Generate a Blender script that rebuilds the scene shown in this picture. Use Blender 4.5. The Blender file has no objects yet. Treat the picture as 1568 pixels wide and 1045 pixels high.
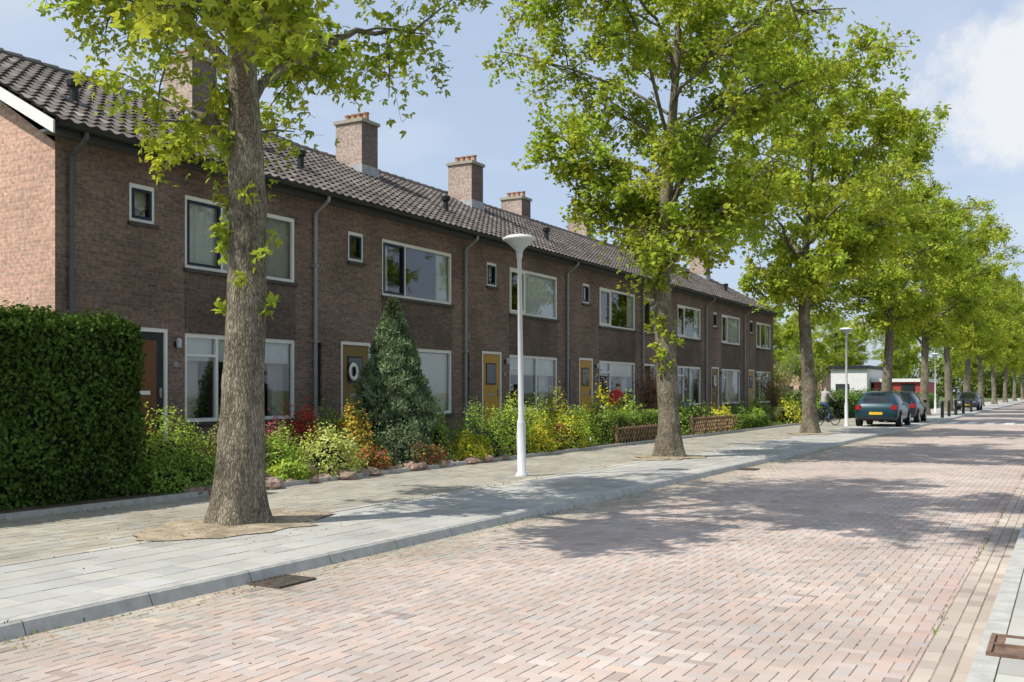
import bpy, math, numpy as np, random
from mathutils import Vector, Matrix
rnd=random.Random(5); R=np.random.RandomState
sc=bpy.context.scene
COL=sc.collection
try:
    sc.view_settings.view_transform='Standard'; sc.view_settings.look='None'; sc.view_settings.exposure=0
except Exception: pass

# ---------------------------------------------------------------- materials
def nt(name):
    m=bpy.data.materials.new(name); m.use_nodes=True; t=m.node_tree; t.nodes.clear()
    return m,t,t.nodes,t.links
def P(t,base,rough=.7,metal=0,spec=.3):
    b=t.nodes.new('ShaderNodeBsdfPrincipled'); b.inputs['Base Color'].default_value=(*base,1)
    b.inputs['Roughness'].default_value=rough; b.inputs['Metallic'].default_value=metal
    b.inputs['Specular IOR Level'].default_value=spec
    o=t.nodes.new('ShaderNodeOutputMaterial'); t.links.new(b.outputs[0],o.inputs[0]); return b,o
def mat(name,base,rough=.7,metal=0,spec=.3,ns=6.,na=.25,bump=.0,attr=False,stretch=(1,1,1),bs=None,coat=0,det=4):
    m,t,N,L=nt(name); b,o=P(t,base,rough,metal,spec)
    if coat: b.inputs['Coat Weight'].default_value=coat; b.inputs['Coat Roughness'].default_value=.05
    tc=N.new('ShaderNodeTexCoord'); mp=N.new('ShaderNodeMapping'); mp.inputs['Scale'].default_value=stretch
    L.new(tc.outputs['Object'],mp.inputs[0])
    n=N.new('ShaderNodeTexNoise'); n.inputs['Scale'].default_value=ns; n.inputs['Detail'].default_value=det
    L.new(mp.outputs[0],n.inputs['Vector'])
    mr=N.new('ShaderNodeMapRange'); mr.inputs[1].default_value=.25; mr.inputs[2].default_value=.75
    mr.inputs[3].default_value=1-na; mr.inputs[4].default_value=1+na; L.new(n.outputs[0],mr.inputs[0])
    mx=N.new('ShaderNodeMix'); mx.data_type='RGBA'; mx.blend_type='MULTIPLY'; mx.inputs[0].default_value=1
    if attr:
        a=N.new('ShaderNodeAttribute'); a.attribute_name='Col'; L.new(a.outputs['Color'],mx.inputs[6])
    else: mx.inputs[6].default_value=(*base,1)
    L.new(mr.outputs[0],mx.inputs[7]); L.new(mx.outputs[2],b.inputs['Base Color'])
    if bump:
        n2=N.new('ShaderNodeTexNoise'); n2.inputs['Scale'].default_value=bs or ns*4; n2.inputs['Detail'].default_value=3
        L.new(mp.outputs[0],n2.inputs['Vector'])
        bp=N.new('ShaderNodeBump'); bp.inputs['Strength'].default_value=bump; bp.inputs['Distance'].default_value=.02
        L.new(n2.outputs[0],bp.inputs['Height']); L.new(bp.outputs[0],b.inputs['Normal'])
    return m
def brickmat(name,axis,c1,c2,mort,bw=.22,rh=.0625,ms=.006,var=.3,rough=.85,bump=.6):
    m,t,N,L=nt(name); b,o=P(t,c1,rough,0,.2)
    tc=N.new('ShaderNodeTexCoord'); sp=N.new('ShaderNodeSeparateXYZ'); L.new(tc.outputs['Object'],sp.inputs[0])
    cb=N.new('ShaderNodeCombineXYZ'); L.new(sp.outputs['XYZ'.index(axis[0])],cb.inputs[0]); L.new(sp.outputs['XYZ'.index(axis[1])],cb.inputs[1])
    br=N.new('ShaderNodeTexBrick'); L.new(cb.outputs[0],br.inputs['Vector'])
    br.inputs['Scale'].default_value=1; br.inputs['Brick Width'].default_value=bw; br.inputs['Row Height'].default_value=rh
    br.inputs['Mortar Size'].default_value=ms; br.inputs['Mortar Smooth'].default_value=.3; br.inputs['Bias'].default_value=-.1
    br.inputs['Color1'].default_value=(*c1,1); br.inputs['Color2'].default_value=(*c2,1); br.inputs['Mortar'].default_value=(*mort,1)
    n=N.new('ShaderNodeTexNoise'); n.inputs['Scale'].default_value=.8; n.inputs['Detail'].default_value=6; L.new(cb.outputs[0],n.inputs['Vector'])
    mr=N.new('ShaderNodeMapRange'); mr.inputs[1].default_value=.3; mr.inputs[2].default_value=.7
    mr.inputs[3].default_value=1-var; mr.inputs[4].default_value=1+var; L.new(n.outputs[0],mr.inputs[0])
    mx=N.new('ShaderNodeMix'); mx.data_type='RGBA'; mx.blend_type='MULTIPLY'; mx.inputs[0].default_value=1
    L.new(br.outputs['Color'],mx.inputs[6]); L.new(mr.outputs[0],mx.inputs[7])
    n3=N.new('ShaderNodeTexNoise'); n3.inputs['Scale'].default_value=14; n3.inputs['Detail'].default_value=2; L.new(cb.outputs[0],n3.inputs['Vector'])
    mr3=N.new('ShaderNodeMapRange'); mr3.inputs[1].default_value=.3; mr3.inputs[2].default_value=.7
    mr3.inputs[3].default_value=.72; mr3.inputs[4].default_value=1.28; L.new(n3.outputs[0],mr3.inputs[0])
    mx2=N.new('ShaderNodeMix'); mx2.data_type='RGBA'; mx2.blend_type='MULTIPLY'; mx2.inputs[0].default_value=1
    L.new(mx.outputs[2],mx2.inputs[6]); L.new(mr3.outputs[0],mx2.inputs[7]); L.new(mx2.outputs[2],b.inputs['Base Color'])
    inv=N.new('ShaderNodeMath'); inv.operation='SUBTRACT'; inv.inputs[0].default_value=1; L.new(br.outputs['Fac'],inv.inputs[1])
    bp=N.new('ShaderNodeBump'); bp.inputs['Strength'].default_value=bump; bp.inputs['Distance'].default_value=.008
    L.new(inv.outputs[0],bp.inputs['Height']); L.new(bp.outputs[0],b.inputs['Normal'])
    return m
def leafmat(name,trans=.4,gain=1.6):
    m,t,N,L=nt(name); a=N.new('ShaderNodeAttribute'); a.attribute_name='Col'
    d=N.new('ShaderNodeBsdfDiffuse'); L.new(a.outputs['Color'],d.inputs[0])
    mu=N.new('ShaderNodeMix'); mu.data_type='RGBA'; mu.blend_type='MULTIPLY'; mu.inputs[0].default_value=1
    L.new(a.outputs['Color'],mu.inputs[6]); mu.inputs[7].default_value=(gain,gain*.95,gain*.6,1)
    tr=N.new('ShaderNodeBsdfTranslucent'); L.new(mu.outputs[2],tr.inputs[0])
    mx=N.new('ShaderNodeMixShader'); mx.inputs[0].default_value=trans; L.new(d.outputs[0],mx.inputs[1]); L.new(tr.outputs[0],mx.inputs[2])
    o=N.new('ShaderNodeOutputMaterial'); L.new(mx.outputs[0],o.inputs[0]); return m
def glassmat(name,refl=.10,tint=(.88,.92,.92)):
    m,t,N,L=nt(name)
    tr=N.new('ShaderNodeBsdfTransparent'); tr.inputs[0].default_value=(*tint,1)
    g=N.new('ShaderNodeBsdfGlossy'); g.inputs['Roughness'].default_value=.02
    n=N.new('ShaderNodeTexNoise'); n.inputs['Scale'].default_value=1.3; n.inputs['Detail'].default_value=0
    tc=N.new('ShaderNodeTexCoord'); L.new(tc.outputs['Object'],n.inputs['Vector'])
    bp=N.new('ShaderNodeBump'); bp.inputs['Strength'].default_value=.15; bp.inputs['Distance'].default_value=.02
    L.new(n.outputs[0],bp.inputs['Height']); L.new(bp.outputs[0],g.inputs['Normal'])
    lw=N.new('ShaderNodeFresnel'); lw.inputs['IOR'].default_value=1.5
    ad=N.new('ShaderNodeMath'); ad.operation='ADD'; ad.inputs[1].default_value=refl; L.new(lw.outputs[0],ad.inputs[0])
    mx=N.new('ShaderNodeMixShader'); L.new(ad.outputs[0],mx.inputs[0]); L.new(tr.outputs[0],mx.inputs[1]); L.new(g.outputs[0],mx.inputs[2])
    o=N.new('ShaderNodeOutputMaterial'); L.new(mx.outputs[0],o.inputs[0]); return m

M={}
M['paver']=mat('paver_bricks',(.4,.3,.25),.9,spec=.15,ns=.7,na=.2,attr=True,det=7)
M['joint']=mat('joint_sand',(.30,.25,.19),.95,ns=3,na=.35)
M['mossj']=mat('mossy_joint',(.18,.19,.09),.95,ns=2,na=.5)
M['kerb']=mat('kerb_concrete',(.43,.42,.385),.85,ns=8,na=.18,bump=.2)
M['ground']=mat('ground_grass',(.11,.14,.05),.95,ns=.8,na=.4)
M['soil']=mat('garden_soil',(.11,.08,.055),.95,ns=9,na=.5,bump=.8)
M['sand']=mat('sandy_soil',(.33,.27,.195),.95,ns=5,na=.5,bump=.9,bs=30)
M['roadfar']=brickmat('road_clinker_far','XY',(.44,.365,.325),(.41,.34,.30),(.36,.30,.26),.2,.1,.004,.1)
M['white']=mat('white_paint',(.8,.79,.76),.5,ns=5,na=.04)
M['roadwhite']=mat('road_paint',(.7,.7,.68),.8,ns=9,na=.12)
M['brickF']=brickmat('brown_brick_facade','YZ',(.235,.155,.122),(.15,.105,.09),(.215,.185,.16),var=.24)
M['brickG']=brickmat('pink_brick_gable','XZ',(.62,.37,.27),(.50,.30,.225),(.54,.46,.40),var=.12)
M['panel']=brickmat('dark_brick_panel','YZ',(.165,.115,.093),(.115,.085,.073),(.145,.122,.105),.22,.0625)
M['chimLit']=brickmat('chimney_brick_lit','XZ',(.45,.34,.28),(.36,.27,.22),(.43,.39,.35))  # chimney brick with the sunlit tone painted into the colour
M['chimShade']=brickmat('chimney_brick_shaded','YZ',(.21,.155,.13),(.16,.125,.105),(.22,.2,.18))  # same brick painted darker: shade of the road-facing side put in the colour
M['lead']=mat('lead_flashing',(.42,.43,.45),.55,ns=6,na=.2)
M['tile']=mat('roof_pantile',(.12,.1,.09),.85,spec=.12,ns=1.0,na=.35,attr=True)
M['dark']=mat('dark_paint',(.025,.028,.03),.45,ns=5,na=.1)
M['navy']=mat('navy_paint',(.02,.028,.06),.4,ns=5,na=.1)
M['grey']=mat('grey_pipe',(.30,.31,.32),.5,ns=5,na=.12)
M['dkpipe']=mat('dark_pipe',(.11,.115,.12),.5,ns=5,na=.12)
M['sill']=mat('sill_tile',(.07,.06,.055),.6,ns=9,na=.2)
M['glass']=glassmat('window_glass')
M['room']=mat('room_wall',(.3,.28,.25),.9,ns=2,na=.1)
M['curt']=mat('curtain_white',(.85,.84,.81),.9,ns=5,na=.05)
M['curtb']=mat('curtain_beige',(.62,.58,.5),.9,ns=5,na=.06)
M['ochre']=mat('door_ochre',(.5,.27,.04),.5,ns=3,na=.12)
M['brown']=mat('door_brown',(.16,.07,.025),.45,ns=3,na=.15,stretch=(6,6,1))
M['olive']=mat('door_olive',(.2,.13,.03),.45,ns=3,na=.15)
M['wood']=mat('fence_wood',(.24,.15,.09),.85,ns=7,na=.35)
M['step']=mat('stone_step',(.36,.33,.27),.85,ns=7,na=.2)
M['leaf']=leafmat('leaf',.42,1.55)
M['hleaf']=leafmat('hedge_leaf',.2,1.2)
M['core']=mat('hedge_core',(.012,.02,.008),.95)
M['rock']=mat('rock',(.30,.21,.165),.9,ns=5,na=.4,bump=.6)
M['iron']=mat('rusty_iron',(.2,.13,.09),.8,.1,ns=14,na=.4)
M['ironD']=mat('cast_iron',(.10,.085,.07),.8,.1,ns=14,na=.4)
M['galv']=mat('painted_lamp_post',(.62,.63,.63),.45,ns=3,na=.06)
M['lampglass']=mat('lamp_opal_glass',(.5,.52,.53),.25,spec=.5,ns=3,na=.04)
M['tyre']=mat('tyre',(.02,.02,.02),.8)
M['rim']=mat('rim',(.4,.4,.42),.35,.7)
M['skin']=mat('skin',(.5,.3,.22),.6,ns=10,na=.05)
M['hair']=mat('hair',(.12,.08,.05),.7,ns=30,na=.3)
M['redc']=mat('red_jumper',(.55,.04,.05),.85,ns=12,na=.15)
M['greyc']=mat('beige_jacket',(.4,.38,.35),.85,ns=12,na=.15)
M['jeans']=mat('blue_jeans',(.07,.11,.22),.85,ns=12,na=.2)
M['bin']=mat('blue_plastic',(.03,.07,.2),.4)
M['plate']=mat('yellow_plate',(.75,.45,.03),.5)
M['rlamp']=mat('rear_lamp',(.35,.02,.02),.2)
M['hlamp']=mat('head_lamp',(.6,.62,.65),.1)
M['carglass']=mat('car_glass',(.02,.025,.03),.08,spec=.6)
M['whitewall']=mat('white_render',(.7,.7,.68),.7,ns=2,na=.06)
M['redwall']=mat('red_cladding',(.4,.05,.05),.6,ns=2,na=.1)
M['terracotta']=mat('clay_pot',(.40,.24,.15),.8)

def barkmat():
    m,t,N,L=nt('bark'); b,o=P(t,(.2,.16,.12),.95,0,.1)
    tc=N.new('ShaderNodeTexCoord'); mp=N.new('ShaderNodeMapping'); mp.inputs['Scale'].default_value=(26,26,6.5); L.new(tc.outputs['Object'],mp.inputs[0])
    n0=N.new('ShaderNodeTexNoise'); n0.inputs['Scale'].default_value=5.; n0.inputs['Detail'].default_value=2; L.new(tc.outputs['Object'],n0.inputs['Vector'])
    va=N.new('ShaderNodeMix'); va.data_type='RGBA'; va.blend_type='ADD'; va.inputs[0].default_value=2.2; va.clamp_factor=False; L.new(mp.outputs[0],va.inputs[6]); L.new(n0.outputs['Color'],va.inputs[7])
    v=N.new('ShaderNodeTexVoronoi'); v.feature='DISTANCE_TO_EDGE'; v.inputs['Scale'].default_value=1.5; L.new(va.outputs[2],v.inputs['Vector'])
    n=N.new('ShaderNodeTexNoise'); n.inputs['Scale'].default_value=2.2; n.inputs['Detail'].default_value=5; n.inputs['Roughness'].default_value=.65; L.new(tc.outputs['Object'],n.inputs['Vector'])
    nf=N.new('ShaderNodeTexNoise'); nf.inputs['Scale'].default_value=1.2; nf.inputs['Detail'].default_value=4; nf.inputs['Roughness'].default_value=.7; L.new(mp.outputs[0],nf.inputs['Vector'])
    cr=N.new('ShaderNodeValToRGB'); cr.color_ramp.elements[0].position=0; cr.color_ramp.elements[0].color=(.14,.118,.09,1)
    cr.color_ramp.elements[1].position=.2; cr.color_ramp.elements[1].color=(.31,.28,.225,1); L.new(v.outputs['Distance'],cr.inputs[0])
    c2=N.new('ShaderNodeValToRGB'); c2.color_ramp.elements[0].position=.32; c2.color_ramp.elements[0].color=(.6,.58,.54,1)
    c2.color_ramp.elements[1].position=.68; c2.color_ramp.elements[1].color=(1.35,1.35,1.25,1); L.new(n.outputs[0],c2.inputs[0])
    c3=N.new('ShaderNodeValToRGB'); c3.color_ramp.elements[0].position=.3; c3.color_ramp.elements[0].color=(.45,.45,.45,1)
    c3.color_ramp.elements[1].position=.62; c3.color_ramp.elements[1].color=(1.2,1.2,1.2,1); L.new(nf.outputs[0],c3.inputs[0])
    mx=N.new('ShaderNodeMix'); mx.data_type='RGBA'; mx.blend_type='MULTIPLY'; mx.inputs[0].default_value=1
    L.new(cr.outputs[0],mx.inputs[6]); L.new(c2.outputs[0],mx.inputs[7])
    my=N.new('ShaderNodeMix'); my.data_type='RGBA'; my.blend_type='MULTIPLY'; my.inputs[0].default_value=1
    L.new(mx.outputs[2],my.inputs[6]); L.new(c3.outputs[0],my.inputs[7]); L.new(my.outputs[2],b.inputs['Base Color'])
    ad=N.new('ShaderNodeMath'); ad.operation='ADD'; L.new(v.outputs['Distance'],ad.inputs[0]); L.new(nf.outputs[0],ad.inputs[1])
    bp=N.new('ShaderNodeBump'); bp.inputs['Strength'].default_value=1; bp.inputs['Distance'].default_value=.03
    L.new(ad.outputs[0],bp.inputs['Height']); L.new(bp.outputs[0],b.inputs['Normal']); return m
M['bark']=barkmat()

# ---------------------------------------------------------------- mesh helpers
def empty(name,loc=(0,0,0),rot=0,s=1):
    e=bpy.data.objects.new(name,None); COL.objects.link(e); e.location=loc; e.rotation_euler=(0,0,rot); e.scale=(s,s,s); e.empty_display_size=.3; return e
def link(name,me,parent=None,world=True):
    o=bpy.data.objects.new(name,me); COL.objects.link(o)
    if parent:
        o.parent=parent
        if world: o.location=-Vector(parent.location)
    return o
class MB:
    def __init__(s): s.v=[]; s.f=[]; s.m=[]; s.c=[]; s.mats=[]
    def mi(s,k):
        if k not in s.mats: s.mats.append(k)
        return s.mats.index(k)
    def face(s,pts,mk,c=None):
        i=len(s.v); s.v+= [tuple(p) for p in pts]; s.f.append(tuple(range(i,i+len(pts)))); s.m.append(s.mi(mk)); s.c.append(c or (1,1,1))
    def idx(s,V,F,mk,c=None):
        i=len(s.v); s.v+=[tuple(p) for p in V]
        k=s.mi(mk)
        for f in F: s.f.append(tuple(i+j for j in f)); s.m.append(k); s.c.append(c or (1,1,1))
    def box(s,x0,x1,y0,y1,z0,z1,mk,c=None,rot=None,org=None):
        V=[Vector((x,y,z)) for x in (x0,x1) for y in (y0,y1) for z in (z0,z1)]
        if rot: V=[org+rot@(v-org) for v in V]
        s.idx(V,[(0,1,3,2),(4,6,7,5),(0,4,5,1),(2,3,7,6),(0,2,6,4),(1,5,7,3)],mk,c)
    def tube(s,pts,rad,n,mk,cap=False,wob=None,c=None):
        pts=[Vector(p) for p in pts]; V=[];F=[]
        for i,p in enumerate(pts):
            d=(pts[min(i+1,len(pts)-1)]-pts[max(i-1,0)]).normalized()
            a=Vector((1,0,0)) if abs(d.x)<.8 else Vector((0,1,0))
            u=d.cross(a).normalized(); w=d.cross(u)
            for k in range(n):
                an=2*math.pi*k/n; r=rad[i]*(wob(i,an,p) if wob else 1)
                V.append(p+u*math.cos(an)*r+w*math.sin(an)*r)
        for i in range(len(pts)-1):
            for k in range(n):
                k2=(k+1)%n; F.append((i*n+k,i*n+k2,(i+1)*n+k2,(i+1)*n+k))
        if cap: F.append(tuple(range(n))[::-1]); F.append(tuple((len(pts)-1)*n+k for k in range(n)))
        s.idx(V,F,mk,c)
    def lathe(s,prof,org,n,mk,axis='Z'):
        V=[];F=[]
        for r,h in prof:
            for k in range(n):
                a=2*math.pi*k/n
                if axis=='Z': V.append((org[0]+r*math.cos(a),org[1]+r*math.sin(a),org[2]+h))
                elif axis=='X': V.append((org[0]+h,org[1]+r*math.cos(a),org[2]+r*math.sin(a)))
                else: V.append((org[0]+r*math.cos(a),org[1]+h,org[2]+r*math.sin(a)))
        for i in range(len(prof)-1):
            for k in range(n):
                k2=(k+1)%n; F.append((i*n+k,i*n+k2,(i+1)*n+k2,(i+1)*n+k))
        s.idx(V,F,mk)
    def obj(s,name,parent=None,smooth=False,world=True):
        me=bpy.data.meshes.new(name); me.from_pydata(s.v,[],s.f)
        for k in s.mats: me.materials.append(M[k])
        me.polygons.foreach_set('material_index',s.m)
        if any(c!=(1,1,1) for c in s.c):
            at=me.color_attributes.new('Col','FLOAT_COLOR','CORNER'); L=[]
            for f,c in zip(s.f,s.c): L+= [c[0],c[1],c[2],1]*len(f)
            at.data.foreach_set('color',L)
        if smooth: me.polygons.foreach_set('use_smooth',[True]*len(s.f))
        me.update(); return link(name,me,parent,world)
def npquads(name,V,C,mk,parent=None,world=True,link_it=True):
    n=len(V)//4; me=bpy.data.meshes.new(name)
    me.vertices.add(n*4); me.vertices.foreach_set('co',np.ascontiguousarray(V,dtype=np.float32).ravel())
    me.loops.add(n*4); me.loops.foreach_set('vertex_index',np.arange(n*4,dtype=np.int32))
    me.polygons.add(n); me.polygons.foreach_set('loop_start',np.arange(0,n*4,4,dtype=np.int32))
    try: me.polygons.foreach_set('loop_total',np.full(n,4,dtype=np.int32))
    except Exception: pass
    me.update(calc_edges=True)
    at=me.color_attributes.new('Col','FLOAT_COLOR','POINT')
    at.data.foreach_set('color',np.concatenate([C,np.ones((len(C),1))],1).astype(np.float32).ravel())
    me.materials.append(M[mk])
    return link(name,me,parent,world) if link_it else me
def norm(a): return a/np.maximum(np.linalg.norm(a,axis=1,keepdims=True),1e-6)
MAPLE=[(0,1.,.24),(.95,.8,.22),(-.95,.8,.22)]
OVAL=[(0,1.,.3)]
BROAD=[(.3,1.,.3),(-.5,.85,.28)]
def leaves(Cn,Nn,Ln,rs,shape=OVAL,T=None,droop=.25):
    n=len(Cn); Nn=norm(Nn)
    t=T if T is not None else rs.normal(size=(n,3)); t=norm(t-Nn*(t*Nn).sum(1,keepdims=True)); b=np.cross(Nn,t); out=[]
    Lc=Ln[:,None]
    for a,l,w in shape:
        d=math.cos(a)*t+math.sin(a)*b; p=-math.sin(a)*t+math.cos(a)*b
        q0=Cn; q1=Cn+d*Lc*.55*l+p*Lc*w; q2=Cn+d*Lc*l-Nn*Lc*droop; q3=Cn+d*Lc*.55*l-p*Lc*w
        out.append(np.stack([q0,q1,q2,q3],1))
    V=np.stack(out,1)
    return V.reshape(-1,3), 4*len(shape)

# ---------------------------------------------------------------- ground, road, pavements
def blocks(name,x0,x1,y0,y1,rects,z,base,var,mk='paver',hue=None,gap=.004,seed=1,tilt=.0015,th=.012,parent=None,tint=None):
    rs=R(seed); r=np.array(rects,dtype=float)
    r[:,0:2]=np.clip(r[:,0:2],x0,x1); r[:,2:4]=np.clip(r[:,2:4],y0,y1)
    r=r[((r[:,1]-r[:,0])>.02)&((r[:,3]-r[:,2])>.02)]
    n=len(r); g=gap; b=.003
    a0,a1,c0,c1=r[:,0]+g,r[:,1]-g,r[:,2]+g,r[:,3]-g
    zz=z+rs.normal(size=(n,4))*tilt*.5+rs.normal(size=(n,1))*tilt
    def q(x,y,zv): return np.stack([x,y,zv],1)
    T=[q(a0+b,c0+b,zz[:,0]),q(a1-b,c0+b,zz[:,1]),q(a1-b,c1-b,zz[:,2]),q(a0+b,c1-b,zz[:,3])]
    zb=np.full(n,z-th)
    B=[q(a0,c0,zb),q(a1,c0,zb),q(a1,c1,zb),q(a0,c1,zb)]
    fs=[np.stack(T,1)]
    for i in range(4):
        j=(i+1)%4; fs.append(np.stack([B[i],B[j],T[j],T[i]],1))
    V=np.stack(fs,1).reshape(-1,3)
    col=np.array(base)[None]*(1+rs.normal(size=(n,1))*var)
    if hue is not None: col=col*(1+rs.normal(size=(n,1))*np.array(hue)[None])
    if tint is not None: col=tint(col,(a0+a1)/2,(c0+c1)/2,rs)
    col=np.clip(col,.02,.9); C=np.repeat(col,20,0)
    return npquads(name,V,C,mk,parent)
def sheet(name,x0,x1,y0,y1,z,mk,parent=None):
    b=MB(); b.face([(x0,y0,z),(x1,y0,z),(x1,y1,z),(x0,y1,z)],mk); return b.obj(name,parent)
sheet('ground',-900,900,-300,1500,-.04,'ground')
road=empty('road')
sheet('joint_bed',-5.82,-.45,-8,60,-.0045,'joint',road)
sheet('clinker_far',-5.82,-.45,60,600,-.004,'roadfar',road)
u=.088; H=[]
for jy in range(int(-8/u),int(60/u)+2):
    for cx in range(int(-5.9/u)-1,int(-.8/u)+1):
        c=(cx-jy)%4
        if c==0: H.append((cx*u,(cx+2)*u,jy*u,(jy+1)*u))
        elif c==2: H.append((cx*u,(cx+1)*u,(jy-1)*u,(jy+1)*u))
def rt(col,x,y,rs):
    k=np.clip((-4.8-x)/1.0,0,1)[:,None]; col=col*(1-k*.14*np.array([[1.2,.8,1.2]]))
    k=(np.clip((x+1.05)/.2,0,1)*rs.uniform(.3,.9,len(x))*(.75+.25*np.sin(y*.9)))[:,None]; col=col*(1-k*np.array([[.05,.17,.15]]))
    w=(np.exp(-((x+2.3)/.5)**2)+np.exp(-((x+4.)/.5)**2))[:,None]; col=col*(1+.05*w)
    m=rs.rand(len(x))<.03; col[m]*=rs.uniform(.72,.9,(m.sum(),1))
    m=rs.rand(len(x))<.03; col[m]*=1.1
    return col
blocks('clinker_bricks',-5.8,-.76,-8,60,H,0,(.455,.378,.332),.05,hue=(.025,-.015,-.035),parent=road,tint=rt,gap=.002,tilt=.0007,th=.006)
G=[]
for c in range(3):
    for k in range(-40,300): G.append((-.76+c*.1,-.66+c*.1,k*.2+(c%2)*.1,k*.2+.2+(c%2)*.1))
blocks('gutter_bricks',-.76,-.46,-8,60,G,.001,(.45,.385,.33),.07,parent=road,seed=4,th=.007,gap=.003)
PZ=.10
pav=empty('pavement')
sheet('pavement_bed',-10.6,-5.95,-8,60,PZ-.006,'joint',pav)
sheet('pavement_far',-10.6,-5.95,60,500,PZ-.004,'kerb',pav)
Tl=[]
for c in range(6):
    for k in range(-28,202): Tl.append((-5.94-.3*(c+1),-5.94-.3*c,k*.3+(c%2)*.15,k*.3+.3+(c%2)*.15))
blocks('concrete_tiles',-7.74,-5.94,-8,60,Tl,PZ,(.41,.40,.37),.06,hue=(.01,0,-.02),gap=.003,seed=5,parent=pav,tilt=.001)
blocks('band',-7.84,-7.74,-8,60,[(-7.84,-7.74,k*1.,k*1.+1) for k in range(-8,60)],PZ+.006,(.47,.44,.38),.05,seed=6,parent=pav)
Sb=[]
for c in range(14):
    for k in range(-42,302): Sb.append((-7.84-.2*(c+1),-7.84-.2*c,k*.2+(c%2)*.1,k*.2+.2+(c%2)*.1))
blocks('small_pavers',-10.5,-7.84,-8,60,Sb,PZ,(.35,.325,.27),.07,hue=(.02,0,-.03),gap=.003,seed=7,parent=pav,tilt=.001)
kb=MB()
for k in range(-8,120):
    kb.box(-5.94,-5.84,k+.003,k+.997,-.03,PZ+.002*rnd.random(),'kerb')
    kb.idx([(-5.84,k+.003,PZ-.001),(-5.84,k+.997,PZ-.001),(-5.82,k+.997,PZ-.015),(-5.82,k+.003,PZ-.015),(-5.78,k+.997,-.004),(-5.78,k+.003,-.004)],[(0,3,2,1),(3,5,4,2)],'kerb')
    kb.box(-.46,-.34,k+.004,k+.996,-.03,.1+.002*rnd.random(),'kerb')
kb.box(-5.94,-5.81,120,500,-.03,PZ,'kerb'); kb.box(-.46,-.34,120,500,-.03,.1,'kerb')
kb.obj('kerb')
pr=empty('pavement')
sheet('pavement_bed',-.34,5,-8,60,.091,'mossj',pr); sheet('pavement_far',-.34,5,60,500,.096,'kerb',pr)
Tr=[]
for c in range(14):
    for k in range(-28,202): Tr.append((-.34+.3*c,-.04+.3*c,k*.3+(c%2)*.15,k*.3+.3+(c%2)*.15))
blocks('concrete_tiles',-.34,3.8,-8,60,Tr,.1,(.43,.42,.38),.06,seed=8,parent=pr,gap=.005)
zb=MB()
for i in range(6):
    x=-5.4+i*.85; zb.face([(x,52.5,.006),(x+.45,52.5,.006),(x+.45,56.5,.006),(x,56.5,.006)],'roadwhite')
zb.obj('zebra_crossing')
def drain(loc,w,l,mk,nb):
    e=empty('storm_drain',loc); b=MB(); x,y,z=loc
    b.box(x-w/2,x+w/2,y-l/2,y+l/2,z-.03,z+.003,mk)
    b.box(x-w/2,x-w/2+.025,y-l/2,y+l/2,z+.003,z+.02,mk); b.box(x+w/2-.025,x+w/2,y-l/2,y+l/2,z+.003,z+.02,mk)
    for i in range(nb):
        t=y-l/2+l*i/(nb-1)*.96; b.box(x-w/2+.025,x+w/2-.025,t,t+.02,z+.003,z+.018,mk)
    b.obj('grate',e)
drain((-5.60,6.15,.0),.34,.44,'ironD',8)
drain((-.26,6.3,.1),.3,.5,'iron',3)
drain((-5.60,19.6,.0),.34,.44,'ironD',8)
sheet('garden_soil',-14,-10.5,-8,53.7,.16,'soil')
gk=MB()
for k in range(-8,53): gk.box(-10.56,-10.5,k+.003,k+.997,.05,.17,'kerb')
gk.obj('garden_edging')
sheet('lawn',-60,-10.6,54,300,.08,'ground')
gp=MB()
TREES=[(-7.95,8.04),(-7.75,20.9),(-7.9,35.1),(-7.9,51.5),(-7.9,66),(-7.9,80),(-7.9,94),(-7.9,110),(-7.9,130),(-7.9,152),(-7.9,178),(-8,210)]
for i,(tx,ty) in enumerate(TREES[:6]):
    rs=R(20+i); n=28; rx,ry=(.72,1.3) if i==0 else (.7,1.0); V=[(tx,ty,PZ+.05)]
    for ring,(s,h) in enumerate(((.5,.035),(.85,.018),(1,.009))):
        for k in range(n):
            a=2*math.pi*k/n; r=1+.13*rs.normal()*(s>.6)
            V.append((tx+math.cos(a)*rx*s*r,ty+math.sin(a)*ry*s*r,PZ+h))
    F=[(0,1+k,1+(k+1)%n) for k in range(n)]
    for q in range(2):
        for k in range(n): F.append((1+q*n+k,1+(q+1)*n+k,1+(q+1)*n+(k+1)%n,1+q*n+(k+1)%n))
    gp.idx(V,F,'sand')
gp.obj('tree_pit_soil',smooth=True)
rs=R(9); n=4200
y=rs.uniform(2,45,n); x=np.where(rs.rand(n)<.65,-5.77+np.abs(rs.normal(size=n))*.16,rs.uniform(-10.4,-1.,n)); z=np.where(x>-5.8,.006,PZ+.008)
k=rs.rand(n)<.3; x[k]=-7.95+rs.normal(size=k.sum())*.6; y[k]=np.where(rs.rand(k.sum())<.5,8.04,20.9)+rs.normal(size=k.sum())*.9; z[k]=np.where(x[k]>-5.8,.006,PZ+.04)
V,kk=leaves(np.stack([x,y,z],1),np.stack([rs.normal(size=n)*.3,rs.normal(size=n)*.3,np.ones(n)],1),rs.uniform(.012,.035,n),rs,OVAL,droop=0)
c=np.array([[.42,.36,.12]])*rs.uniform(.4,1.1,(n,1)); npquads('leaf_litter',V,np.repeat(c,kk,0),'leaf')
rs=R(10); n=3800; y=rs.uniform(2,40,n); s_=rs.rand(n)
x=np.where(s_<.35,-5.775+rs.normal(size=n)*.012,np.where(s_<.6,-10.47+np.abs(rs.normal(size=n))*.03,np.where(s_<.8,-7.74+rs.normal(size=n)*.01,-.76+rs.normal(size=n)*.01)))
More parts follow.
